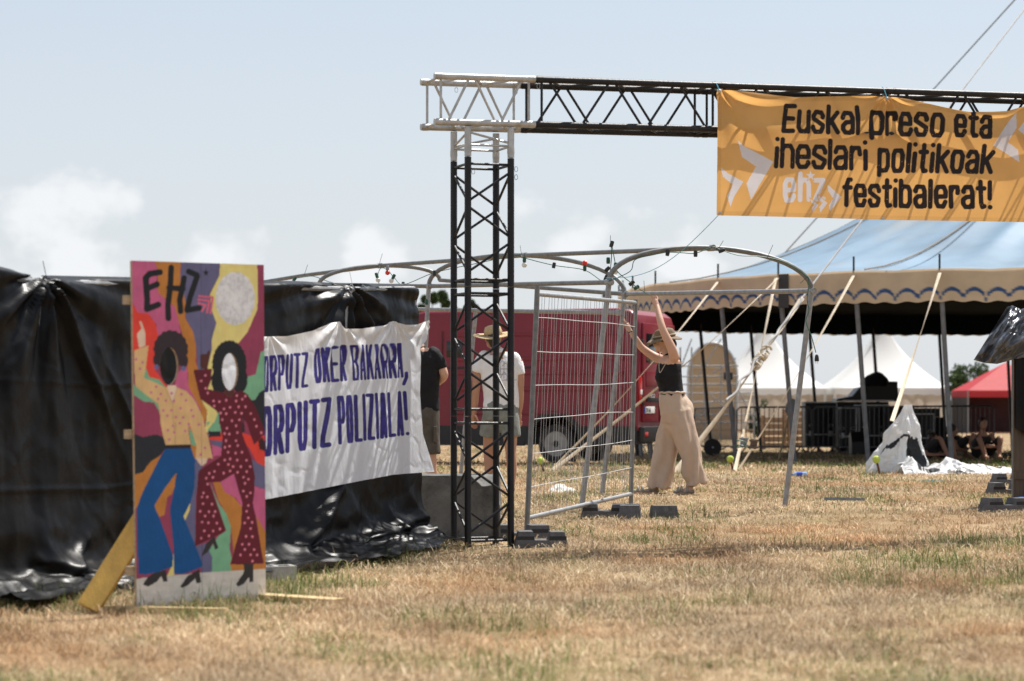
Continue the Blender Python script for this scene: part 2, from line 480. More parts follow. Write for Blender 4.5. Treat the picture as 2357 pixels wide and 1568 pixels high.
M_concrete = mat('dark_concrete', (.15, .145, .135), .9, 0, var=.35, scale=5, bump=.7, bscale=30, dirt=(.04, .038, .034), dirt_at=.50, dirt_scale=2.6)
M_concrete_pale = mat('pale_concrete', (.38, .37, .35), .9, 0, var=.25, scale=14, bump=.5, bscale=40)
M_rubber = mat('grey_recycled_rubber', (.10, .10, .105), .8, 0, var=.3, scale=20, bump=.4, bscale=70, dirt=(.2, .19, .17), dirt_at=.60, dirt_scale=7)
M_black = mat('matt_black', (.015, .015, .016), .6, 0, var=.25, scale=20)
M_blue_cord = mat('blue_twine', (.10, .42, .60), .7, 0, var=.1)
M_rope = mat('beige_webbing', (.56, .47, .35), .8, 0, var=.2, scale=7, bump=.2, bscale=120, dirt=(.26, .20, .14), dirt_at=.60, dirt_scale=3)
M_rope_grey = mat('grey_guy_rope', (.36, .35, .34), .7, 0, var=.2)

# ------------------------------------------------------------------ the ground
def ground_material():
    m, n, l, bs = new_mat('dry_field')
    tcn = n.new('ShaderNodeTexCoord')
    def nz(scale, det, loc=0.0, rough=.6):
        mpn = n.new('ShaderNodeMapping'); mpn.inputs['Location'].default_value = (loc, loc*1.7, 0)
        l.new(tcn.outputs['Object'], mpn.inputs[0])
        q = n.new('ShaderNodeTexNoise'); q.inputs['Scale'].default_value = scale; q.inputs['Detail'].default_value = det
        q.inputs['Roughness'].default_value = rough
        l.new(mpn.outputs[0], q.inputs['Vector']); return q.outputs['Fac']
    def ramp(src, stops):
        r = n.new('ShaderNodeValToRGB'); e = r.color_ramp.elements
        e[0].position, e[0].color = stops[0][0], (*stops[0][1], 1)
        e[1].position, e[1].color = stops[-1][0], (*stops[-1][1], 1)
        for p_, c_ in stops[1:-1]:
            x = e.new(p_); x.color = (*c_, 1)
        l.new(src, r.inputs[0]); return r.outputs[0]
    straw = ramp(nz(.9, 6), [(.3, (.20, .13, .072)), (.5, (.30, .21, .12)), (.7, (.42, .315, .195))])
    fine = ramp(nz(28, 6, 4.0, .75), [(.3, (.52, .48, .44)), (.5, (1, 1, 1)), (.72, (1.22, 1.2, 1.16))])
    mu = n.new('ShaderNodeMixRGB'); mu.blend_type = 'MULTIPLY'; mu.inputs[0].default_value = .75
    l.new(straw, mu.inputs[1]); l.new(fine, mu.inputs[2])
    gm = n.new('ShaderNodeMapRange'); gm.inputs['From Min'].default_value = .52; gm.inputs['From Max'].default_value = .72
    gm.inputs['To Max'].default_value = .55
    l.new(nz(.55, 7, 11.0), gm.inputs['Value'])
    gmix = n.new('ShaderNodeMixRGB'); gmix.inputs[2].default_value = (.17, .16, .062, 1)
    l.new(gm.outputs[0], gmix.inputs[0]); l.new(mu.outputs[0], gmix.inputs[1])
    l.new(gmix.outputs[0], bs.inputs['Base Color'])
    bs.inputs['Roughness'].default_value = .95; bs.inputs['Specular IOR Level'].default_value = .1
    bp = n.new('ShaderNodeBump'); bp.inputs['Strength'].default_value = .7; bp.inputs['Distance'].default_value = .05
    l.new(nz(22, 5, 2.0), bp.inputs['Height']); l.new(bp.outputs[0], bs.inputs['Normal'])
    return m
def bumps(x, y):
    near = np.clip((90 - np.asarray(y))/40, 0, 1)
    return near*(.022*fbm(np.asarray(x)*.7, np.asarray(y)*.7, 0, 3, 5) + .010*vnoise(np.asarray(x)*4, np.asarray(y)*4, 0, 9))
yr = np.concatenate([np.linspace(-60, 6, 12), np.linspace(7, 30, 190), np.linspace(30.4, 70, 110), np.geomspace(72, 4000, 40)])
xr = np.concatenate([-np.geomspace(2500, 16, 24), np.linspace(-15.5, 15.5, 200), np.geomspace(16, 2500, 24)])
gx, gyv = np.meshgrid(xr, yr)
gzv = np.interp(gyv, GY, GZ) + bumps(gx, gyv)
M_field = ground_material()
ground = grid_mesh('ground', np.stack([gx, gyv, gzv], -1), M_field)
ground['kind'] = 'structure'

def grass_material():
    m, n, l, bs = new_mat('grass_blades')
    at = n.new('ShaderNodeAttribute'); at.attribute_name = 'Col'
    l.new(at.outputs['Color'], bs.inputs['Base Color'])
    bs.inputs['Roughness'].default_value = .7; bs.inputs['Specular IOR Level'].default_value = .2
    tr = n.new('ShaderNodeBsdfTranslucent'); l.new(at.outputs['Color'], tr.inputs['Color'])
    ms = n.new('ShaderNodeMixShader'); ms.inputs[0].default_value = .24
    l.new(bs.outputs[0], ms.inputs[1]); l.new(tr.outputs[0], ms.inputs[2])
    l.new(ms.outputs[0], n['Material Output'].inputs['Surface'])
    return m
def blades(name, count, y0, y1, power, hgt, wid, label, green_bias, tall=0.0):
    u = RNG.random(count)
    e = 1.0 - power + 1
    y = (y0**e + u*(y1**e - y0**e))**(1/e)
    x = (RNG.random(count)*2 - 1)*(.245*y + 1.2)
    clump = .6*fbm(x*1.6, y*1.6, 0, 3, 21) + .6*vnoise(x*7, y*7, 0, 22)
    gr = .62*fbm(x*.7 + 3, y*.45, 0, 3, 33) + .62*vnoise(x*2.3, y*1.5, 0, 34) + .25*vnoise(x*9, y*9, 0, 35)
    # greener along the sheeted fence on the left, around the gate feet and in front of the tent
    fl = np.clip(1 - np.abs((x + 2.35)*.885 - (y - 13.4)*.466)/1.1, 0, 1)*(y < 19)
    tg = np.clip(1 - np.hypot(x + .2, (y - 16.8)*.8)/1.6, 0, 1)
    sh = np.clip(1 - np.abs(y - 33.5)/2.5, 0, 1)*.45 + .6*np.clip((y - 35.5)/1.5, 0, 1)*(y < 58)*(x > 1.5)  # under the tent the extra dark green stands in for its shade
    g = np.clip(gr*1.15 + green_bias + .50*fl + .42*tg + sh, 0, 1)
    bare = vnoise(x*2.3 + 7, y*1.6, 0, 44) > .66
    keepm = (RNG.random(count) < np.clip(.55 + .9*clump, .10, 1)) & ~(bare & (RNG.random(count) < .45))
    if tall: keepm &= (RNG.random(count) < np.clip(g*1.5 - .1, .015, 1))
    x, y, g, clump = x[keepm], y[keepm], g[keepm], clump[keepm]
    n = len(x)
    z = np.interp(y, GY, GZ) + bumps(x, y) - .004
    far = np.clip(y/16, .8, 2.2)
    h = hgt*(.45 + 1.1*RNG.random(n)**1.6)*(1 + .5*np.clip(clump, -1, 1))
    w = wid*(.6 + .8*RNG.random(n))*far
    az = RNG.random(n)*2*np.pi
    lying = RNG.random(n) < (.58 if not tall else .10)
    lean = np.where(lying, 1.05 + .42*RNG.random(n), .15 + .75*RNG.random(n))
    h = np.where(lying, h*1.6, h)*np.interp(y, [9, 17, 20, 40], [1.0, 1.0, .72, .8])
    for fx_, fy_, fr_ in TRODDEN: h = h*np.where(np.hypot(x - fx_, y - fy_) < fr_, .35, 1.0)
    face = az + np.pi/2 + .6*(RNG.random(n) - .5)
    dx, dy = np.cos(az), np.sin(az)
    sx, sy = np.cos(face)*w/2, np.sin(face)*w/2
    def pt(f, bend, ws):
        r = h*f*np.sin(lean*bend); zz = h*f*np.cos(lean*bend) + np.where(lying, .012, 0)
        return (np.stack([x + dx*r - sx*ws, y + dy*r - sy*ws, z + zz], -1), np.stack([x + dx*r + sx*ws, y + dy*r + sy*ws, z + zz], -1))
    a0, b0 = pt(0, .6, 1); a1, b1 = pt(.55, .8, .85); a2, _ = pt(1.0, 1.08, 0)
    v = np.stack([a0, b0, a1, b1, a2], 1).reshape(-1, 3)
    base = np.arange(n)*5
    tri = np.stack([np.stack([base, base+1, base+3], -1), np.stack([base, base+3, base+2], -1), np.stack([base+2, base+3, base+4], -1)], 1).reshape(-1, 3)
    t = RNG.random((n, 1))**1.3
    straw = np.array([.36, .24, .13])*(1-t) + np.array([.70, .58, .40])*t
    rust = np.array([.42, .235, .115])
    rr = np.clip(vnoise(x*.8, y*.8, 0, 77)*.8 + .35*vnoise(x*4, y*4, 0, 78), 0, .75)[:, None]
    straw = straw*(1-rr) + rust*rr
    green = np.array([.110, .142, .036])*(.6 + .8*RNG.random((n, 1)))
    olive = np.array([.27, .245, .10])*(.7 + .6*RNG.random((n, 1)))
    q = RNG.random(n)
    isg = (q < g*(.75 if not tall else 1.3))[:, None]
    c = np.where(isg, np.where((RNG.random(n) < .45)[:, None] & (tall == 0), olive, green), straw*(.62 + .6*RNG.random((n, 1))))
    c = c*(1 + .30*fbm(x*.7, y*.55, 0, 2, 88) + .22*vnoise(x*2.7, y*2.1, 0, 89))[:, None]
    col = np.repeat(c, 5, 0)
    o = raw_mesh(name, v, tri, M_grass, None, col, smooth=False)
    o['kind'] = 'stuff'; o['label'] = label; o['category'] = 'grass'
    return o
TRODDEN = [(1.38, 23.9, .55), (1.86, 23.8, .5), (-.15, 24.3, .5), (.12, 18.4, .3), (1.2, 21.5, .5)]
M_grass = grass_material()
blades('dry_grass', 700000, 9.0, 34.0, 1.5, .056, .0046, 'short dry straw coloured grass covering the festival field', .09)
blades('distant_grass', 70000, 33.0, 70.0, 1.2, .075, .009, 'dry grass of the field around and under the blue big top', .05)
blades('green_grass', 130000, 9.5, 40.0, 1.45, .105, .0050, 'taller green grass blades standing up out of the dry straw', .08, tall=1.0)

# ------------------------------------------------------------------ vertical planes that sheets hang in
class Plane:
    def __init__(s, O, d):
        s.O = Vector((O[0], O[1], 0)); s.d = Vector((d[0], d[1], 0)).normalized(); s.n = Vector((s.d.y, -s.d.x, 0))   # n faces the viewer
    def tz(s, u, v):
        k = (u - UC)/F
        t = (k*s.O.y - s.O.x)/(s.d.x - k*s.d.y)
        y = s.O.y + t*s.d.y
        return t, CAMZ - (v - VH)/F*y
    def uv(s, t, z):                                 # arrays -> picture position
        x = s.O.x + t*s.d.x; y = s.O.y + t*s.d.y
        return UC + F*x/y, VH + F*(CAMZ - z)/y
    def pos(s, t, z, off=0.0):
        t, z, off = np.broadcast_arrays(np.asarray(t, float), np.asarray(z, float), np.asarray(off, float))
        return np.stack([s.O.x + t*s.d.x + off*s.n.x, s.O.y + t*s.d.y + off*s.n.y, z], -1)
    def profile(s, px):
        a = sorted(s.tz(u, v) for u, v in px)
        return [p[0] for p in a], [p[1] for p in a]
def crop(u, v, ox, oy, sc):                          # picture position -> position in an enlarged detail of the photograph
    return (u*1.27280 - ox)*sc, (v*1.27280 - oy)*sc

# ------------------------------------------------------------------ painted face-in-hole board
bl, br = P(315, 1411, 12.3), P(612, 1386, 12.89)
bl.z, br.z = gz(12.3) - .01, gz(12.89) - .01
BW = (br - bl).to_2d().length
bpl = Plane(bl, (br - bl))
tl_t, tl_z = bpl.tz(303.5, 600); tr_t, tr_z = bpl.tz(607, 610)
board = root('face_cutout_board', ((bl + br)/2)[:], 'colourful painted plywood board with two dancers and two oval face holes, left foreground', 'cutout board')
NA, NB = 216, 470
aa, bb = np.meshgrid(np.linspace(0, 1, NA), np.linspace(0, 1, NB))
T = (1-bb)*(aa*BW) + bb*(tl_t*(1-aa) + tr_t*aa)
Z = (1-bb)*(bl.z*(1-aa) + br.z*aa) + bb*(tl_z*(1-aa) + tr_z*aa)
U, V = bpl.uv(T, Z)
SX, SY = U*1.2728, V*1.2728                          # photograph pixels
def c1(x, y): return (350 + x/2.957, 730 + y/2.957)
def c2(x, y): return (200 + x/2.5706, 1240 + y/2.5706)
def A1(*p): return [c1(*q) for q in p]
def A2(*p): return [c2(*q) for q in p]
pink, orange_b, slate, yellow, rose = (186, 92, 130), (180, 118, 56), (98, 96, 128), (230, 202, 128), (142, 62, 88)
red, green_p, ink, tan, wine, blue_p = (216, 66, 54), (116, 168, 134), (38, 42, 48), (208, 172, 122), (94, 28, 42), (16, 76, 132)
C = np.zeros((NB, NA, 3)); C[:] = lin(rose)
def fill(poly, rgb): C[poly_in(SX, SY, poly)] = lin(rgb)
def oval(c, rx, ry, k=2.957):
    return ((SX - c[0])*k/rx)**2 + ((SY - c[1])*k/ry)**2
fill(A1((80,80),(300,90),(330,180),(320,330),(400,440),(480,500),(520,620),(530,760),(330,760),(320,650),(250,560),(160,550),(100,440)), pink)
fill(A1((300,80),(540,80),(525,190),(540,330),(575,440),(570,600),(640,720),(665,850),(660,980),(700,1080),(700,1300),(760,1400),(740,1500),(690,1420),(600,1200),(590,1000),(560,800),(520,650),(480,500),(400,430),(335,380),(330,180)), orange_b)
fill(A1((540,80),(878,80),(865,230),(780,390),(800,530),(835,620),(830,690),(800,780),(800,870),(760,1060),(680,1060),(665,850),(640,720),(575,600),(570,440),(525,250)), slate)
fill(A1((875,80),(1190,80),(1200,300),(1195,520),(1130,700),(1030,830),(1000,1000),(900,1240),(760,1240),(760,1040),(800,870),(800,780),(840,640),(800,530),(785,390),(865,230)), yellow)
fill(A1((1190,80),(1290,80),(1290,880),(1210,930),(1185,1080),(1110,1110),(1050,900),(1020,830),(1110,720),(1195,520),(1205,340)), rose)
fill(A1((1290,870),(1225,890),(1180,1085),(1110,1105),(1060,1230),(1150,1312),(1190,1300),(1290,1215)), green_p)
fill(A1((1290,1200),(1215,1240),(1170,1312),(1110,1310),(1250,1580),(1290,1580)), ink)
fill(A1((90,420),(125,490),(160,550),(250,560),(310,640),(335,740),(300,900),(310,1050),(440,1230),(410,1210),(250,1110),(215,1000),(250,830),(90,900)), red)
fill(A1((215,1000),(260,1110),(340,1130),(420,1215),(300,1200),(205,1140)), green_p)
fill(A1((90,1120),(140,1190),(330,1330),(350,1420),(300,1330),(210,1320),(90,1240)), green_p)
fill(A1((500,1070),(585,1010),(600,1200),(700,1380),(715,1470),(560,1230),(480,1190)), pink)
fill(A1((700,1290),(790,1340),(840,1390),(850,1450),(770,1590),(740,1590),(760,1400)), yellow)
fill(A1((590,1410),(640,1500),(690,1580),(600,1580),(585,1450)), red)
fill(A1((860,1400),(880,1580),(800,1590),(830,1480)), green_p)
fill(A2((470,-20),(720,-20),(735,112),(660,85),(560,105),(470,60)), rose)
fill(A2((470,70),(560,105),(660,85),(735,110),(735,190),(690,245),(620,290),(560,370),(470,400)), ink)
fill(A2((470,395),(560,370),(620,290),(700,240),(700,270),(560,540),(520,660),(470,660)), orange_b)
fill(A2((470,640),(520,640),(540,1150),(600,1150),(600,1190),(470,1190)), rose)
fill(A2((900,-10),(985,100),(960,180),(925,160)), green_p)
fill(A2((905,0),(965,85),(960,110),(925,60)), red)
fill(A2((920,165),(965,170),(960,270),(940,240)), orange_b)
fill(A2((1040,-10),(1140,-10),(1150,70),(1060,110)), green_p)
fill(A2((1040,60),(1100,-10),(1070,-10),(1035,40)), yellow)
fill(A2((1060,100),(1165,70),(1165,140),(1060,130)), red)
fill(A2((1060,125),(1165,135),(1165,200),(1090,165)), slate)
fill(A2((1080,160),(1165,190),(1165,240),(1090,250)), pink)
fill(A2((1055,60),(1145,60),(1150,100),(1060,105)), ink)
fill(A2((940,260),(1060,255),(985,370),(960,560),(955,930),(1070,890),(1090,1010),(1085,1130),(1000,1130),(1000,1050),(880,760),(870,690),(925,590)), slate)
fill(A2((920,580),(915,650),(880,735),(865,690)), yellow)
fill(A2((820,360),(800,480),(772,550),(742,690),(690,715),(645,620),(740,470)), orange_b)
fill(A2((745,560),(772,535),(778,600),(760,660),(800,970),(780,1000),(685,710),(725,690)), rose)
fill(A2((798,920),(800,1140),(740,1160),(785,1060)), yellow)
fill(A2((1065,440),(1130,600),(1190,680),(1225,780),(1215,950),(1255,1120),(1080,1130),(1085,1010),(1060,960),(1130,850),(1190,810)), green_p)
fill(A2((1090,445),(1160,440),(1200,530),(1250,560),(1312,630),(1305,780),(1215,1070),(1260,1120),(1225,780),(1190,680),(1130,580)), orange_b)
fill(A2((1145,445),(1248,370),(1315,560),(1312,635),(1260,560),(1180,520)), pink)
fill(A2((1300,70),(1400,100),(1510,90),(1510,345),(1420,300),(1370,200),(1310,120)), red)
fill(A2((1380,270),(1430,300),(1510,345),(1510,505),(1395,470)), slate)
fill(A2((1390,470),(1440,490),(1510,500),(1510,870),(1430,740),(1380,600)), pink)
fill(A2((1415,700),(1510,860),(1510,1100),(1220,1110),(1250,1060),(1470,1060)), orange_b)
base_strip = A2((470,1175),(760,1150),(1010,1125),(1520,1092),(1520,1500),(470,1500))
fill(base_strip, (196, 190, 182))
m = poly_in(SX, SY, base_strip)
C[m] *= (1 + .16*fbm(SX*.035, SY*.09, 0, 4, 3))[m][:, None]
# left dancer
def wavy_oval(c, rx, ry, n, amp, k=2.957):
    an = np.arctan2((SY - c[1])*rx, (SX - c[0])*ry)
    return np.sqrt(oval(c, rx, ry, k)) < 1 + amp*np.abs(np.sin(an*n/2))
fill(A1((150,740),(178,700),(192,690),(172,632),(182,618),(195,640),(222,722),(228,835),(170,858)), (214, 188, 166))
C[wavy_oval(c1(445,865), 143, 155, 17, .06)] = lin((52, 42, 48))
C[(wavy_oval(c1(330,960), 36, 62, 8, .05)) | (wavy_oval(c1(555,965), 38, 62, 8, .05))] = lin((52, 42, 48))
shirt = A1((128,880),(252,832),(232,1000),(212,1115),(330,1165),(395,1200),(500,1200),(580,1230),(650,1310),(720,1450),(752,1580)) + \
        A2((1055,110),(1088,265),(958,265),(965,170),(925,40),(900,-10),(905,60),(922,162),(735,166),(715,100),(692,-10)) + A1((350,1420),(335,1340),(200,1240),(140,1190),(130,1050))
fill(shirt, tan)
fill(A1((412,1180),(488,1180),(498,1215),(460,1335),(430,1250)), (216, 190, 166))
for q in (A1((395,1205),(460,1335),(462,1440),(480,1590)), A1((500,1205),(460,1335)), A2((808,-10),(805,160))):
    over(C, stroke_cov(SX, SY, q, .7, .8)*.6, lin((120, 84, 60)))
fill(A2((735,164),(920,158),(926,190),(728,196)), (44, 34, 38))
fill(A2((730,195),(925,186),(955,280),(950,480),(920,600),(868,700),(1012,1060),(1000,1085),(900,1125),(850,1138),(795,1130),(795,950),(765,650),(800,480),(815,375),(740,470),(648,622),(690,720),(790,1000),(785,1080),(680,1120),(580,1140),(528,1135),(515,640),(560,520),(690,260)), blue_p)
fill(A2((960,268),(1050,265),(1040,300),(1005,325),(985,300)), (216, 190, 166))
for e in (c1(320,1022), c1(553,1035)): C[oval(e, 20, 24) < 1] = lin((98, 100, 140))
# right dancer
C[wavy_oval(c1(952,1000), 145, 205, 26, .035)] = lin((34, 36, 40))
C[(wavy_oval(c1(870,1140), 72, 115, 12, .04)) | (wavy_oval(c1(1040,1130), 68, 115, 12, .04))] = lin((34, 36, 40))
fill(A1((905,1215),(985,1215),(1000,1260),(950,1290),(910,1260)), (84, 48, 44))
fill(A1((698,920),(720,908),(752,912),(770,878),(788,884),(762,1040),(705,1040)), (82, 46, 42))
arm = A1((640,1048),(800,1036),(796,1130),(762,1212),(905,1245),(925,1275),(970,1285),(1000,1240),(1060,1225),(1110,1260),(1180,1370),(1265,1590)) + \
      A2((1470,10),(1488,70),(1400,162),(1370,80),(1345,0),(1310,-40),(1312,90),(1380,260),(1405,400),(1400,520),(1390,600),(1472,1052),(1350,1068),(1220,1062),(1300,780),(1310,600),(1248,380),(1150,440),(1062,448),(1185,800),(1170,825),(955,925),(965,560),(980,360),(1150,250),(1162,110),(1138,-10)) + A1((870,1590),(860,1420),(800,1370),(700,1300))
fill(arm, wine)
fill(A1((1075,1390),(1060,1590),(1085,1590)), ink)
fill(A2((1430,130),(1460,105),(1488,150),(1484,215),(1440,195)), (60, 34, 34))
for q in (A2((1000,1005),(1040,905),(1100,850),(1130,940),(1105,952),(1090,900),(1050,972)), A2((560,1215),(600,1160),(640,1130),(735,1105),(748,1190),(715,1192),(700,1150),(670,1192),(600,1232)),
          A2((843,1228),(900,1150),(985,1100),(1002,1200),(965,1206),(955,1170),(900,1222),(860,1242)), A2((1262,1212),(1320,1130),(1325,1058),(1394,1058),(1392,1196),(1365,1196),(1360,1160),(1320,1212),(1280,1232))):
    fill(q, (50, 47, 48))
# dots on the two costumes
wm, tm = poly_in(SX, SY, arm), poly_in(SX, SY, shirt)
rd = random.Random(3)
def dots(poly, mask, step, r, rgb):
    xs = [p[0] for p in poly]; ys = [p[1] for p in poly]; k = 0
    y = min(ys)
    while y < max(ys):
        x = min(xs) + (step/2 if k % 2 else 0)
        while x < max(xs):
            cx, cy = x + rd.uniform(-.22, .22)*step, y + rd.uniform(-.22, .22)*step
            near = (np.abs(SX - cx) < 4*r) & (np.abs(SY - cy) < 4*r)
            if near.any() and mask[near].mean() > .8:
                sub = C[near]; over(sub, np.clip((r - np.hypot((SX[near]-cx), (SY[near]-cy)*.9))/.8 + .5, 0, 1), lin(rgb)); C[near] = sub
            x += step
        y += step*.86; k += 1
dots(arm, wm, 22, 3.4, (214, 128, 148)); dots(shirt, tm, 27, 3.9, (190, 112, 138))
# moon, lettering, star, chevrons
mo = oval(c1(1003,428), 170, 230) < 1 + .02*np.sin(17*np.arctan2(SY - c1(1003,428)[1], SX - c1(1003,428)[0]))
C[mo] = lin((206, 206, 208)); C[mo] *= (1 + .28*fbm(SX*.16, SY*.12, 0, 3, 8))[mo][:, None]
BLK = lin((30, 32, 36))
for pts, hw in ((((350,200),(260,215),(228,250),(232,330),(240,430),(238,520),(335,482)), 9.0), (((235,345),(325,305)), 8.6), (((448,160),(440,330),(420,480),(424,600)), 8.4), (((430,335),(550,345)), 8.2),
                (((560,250),(540,350),(522,440),(530,540)), 8.2), (((600,195),(670,225),(672,240),(610,420),(585,530),(690,510)), 8.4)):
    over(C, stroke_cov(SX, SY, A1(*pts), hw, 1.2), BLK)
star = []
for i in range(10):
    a = -math.pi/2 + i*math.pi/5; r = 36 if i % 2 == 0 else 14
    star.append(c1(748 + r*math.cos(a)*.85, 205 + r*math.sin(a)))
fill(star, (34, 36, 42))
for pts in (((690,408),(808,418),(790,555)), ((684,438),(778,448),(758,550)), ((684,468),(745,484),(716,535))):
    over(C, stroke_cov(SX, SY, A1(*pts), 3.0, 1.2), lin((206, 98, 122)))
over(C, np.clip(1.2 - np.abs(SX - (c1(705,120)[0] + (SY - 770)*.004))/.9, 0, 1)*.6, lin((46, 40, 52)))
C *= 1.25*(1 + .07*fbm(SX*.05, SY*.05, 0, 3, 4) + .05*vnoise(SX*.5, SY*.03, 0, 14))[..., None]
C = np.clip(C, 0, .86)
h1 = oval(c1(430,1013), 82, 166); h2 = oval(c1(957,1062), 72, 166)
hole = (h1 < 1) | (h2 < 1)
keep = ~(hole[:-1, :-1] & hole[1:, 1:] & hole[1:, :-1] & hole[:-1, 1:])
TH = .018
front = grid_mesh('painting', bpl.pos(T, Z), M_paint, board, C, keep, smooth=False)
front['label'] = 'painted front with two dancing figures and EHZ lettering'
sel = slice(None, None, 4)
bk = bpl.pos(T[::5, ::5], Z[::5, ::5], -TH); hk = hole[::5, ::5]
keepb = ~(hk[:-1, :-1] | hk[1:, 1:] | hk[1:, :-1] | hk[:-1, 1:])
mbk = MB()
h_, w_ = bk.shape[:2]
mbk.add(bk.reshape(-1, 3), [(i*w_+j, i*w_+j+1, (i+1)*w_+j+1, (i+1)*w_+j) for i in range(h_-1) for j in range(w_-1) if keepb[i, j]])
def edge_strip(ts, zs, o0, o1):
    a = bpl.pos(np.array(ts), np.array(zs), o0); b = bpl.pos(np.array(ts), np.array(zs), o1); k = len(ts)
    mbk.add(list(a) + list(b), [(i, i+1, k+i+1, k+i) for i in range(k-1)])
edge_strip(T[:, 0], Z[:, 0], .0006, -TH); edge_strip(T[:, -1], Z[:, -1], .0006, -TH)
edge_strip(T[-1], Z[-1], .0006, -TH); edge_strip(T[0], Z[0], .0006, -TH)
for cx, rx in ((c1(430,1013), 81), (c1(957,1062), 71)):
    an = np.linspace(0, 2*np.pi, 60)
    pts = [bpl.tz((cx[0] + rx/2.957*math.cos(a))/1.2728, (cx[1] + 165/2.957*math.sin(a))/1.2728) for a in an]
    edge_strip([p[0] for p in pts], [p[1] for p in pts], .0012, -TH)
mbk.build('plywood_panel', M_ply, board, False, fix=False)
def bvec(t, z, off): return Vector(bpl.pos(t, z, off).tolist())
for v in (690, 1000, 1315):                          # batten ends behind the left edge
    t, z = bpl.tz(305 if v < 800 else 308 if v < 1100 else 311, v)
    MB().box(bvec(t + .04, z, -TH - .022), (.13, .04, .05), Matrix.Rotation(math.atan2(bpl.d.y, bpl.d.x), 3, 'Z')).build('batten', M_ply, board)
def plank(name, a, b, w, th, m_, parent, wdir):
    a, b = Vector(a), Vector(b)
    return MB().tube([a, b], w/2*1.414, 4, ref=wdir, ry=th/2*1.414, twist=[math.pi/4]*2).build(name, m_, parent, fix=False)
def beam_box(name, a, b, w, th, m_, parent, side):
    """straight squared timber from a to b, w across the side vector, th across the other"""
    a, b, side = Vector(a), Vector(b), Vector(side)
    t = (b - a).normalized(); s1 = (side - t*side.dot(t)).normalized(); s2 = t.cross(s1)
    q = [s1*(w/2*i) + s2*(th/2*j) for i, j in ((-1, -1), (1, -1), (1, 1), (-1, 1))]
    return MB().prism([a + k for k in q], b - a).build(name, m_, parent, based=False)
fb, tb = P(203, 1400, 12.30), P(398, 1090, 12.62)
beam_box('brace', fb, tb, .042, .125, M_yellow_wood, board, (-.25, -.97, 0))
beam_box('base_plank', P(195, 1404, 12.40), P(522, 1411, 12.05), .05, .045, M_pine, board, (0, 0, 1))
beam_box('base_plank', P(560, 1374, 13.0), P(780, 1389, 12.55), .05, .11, M_pine, board, (0, 0, 1))

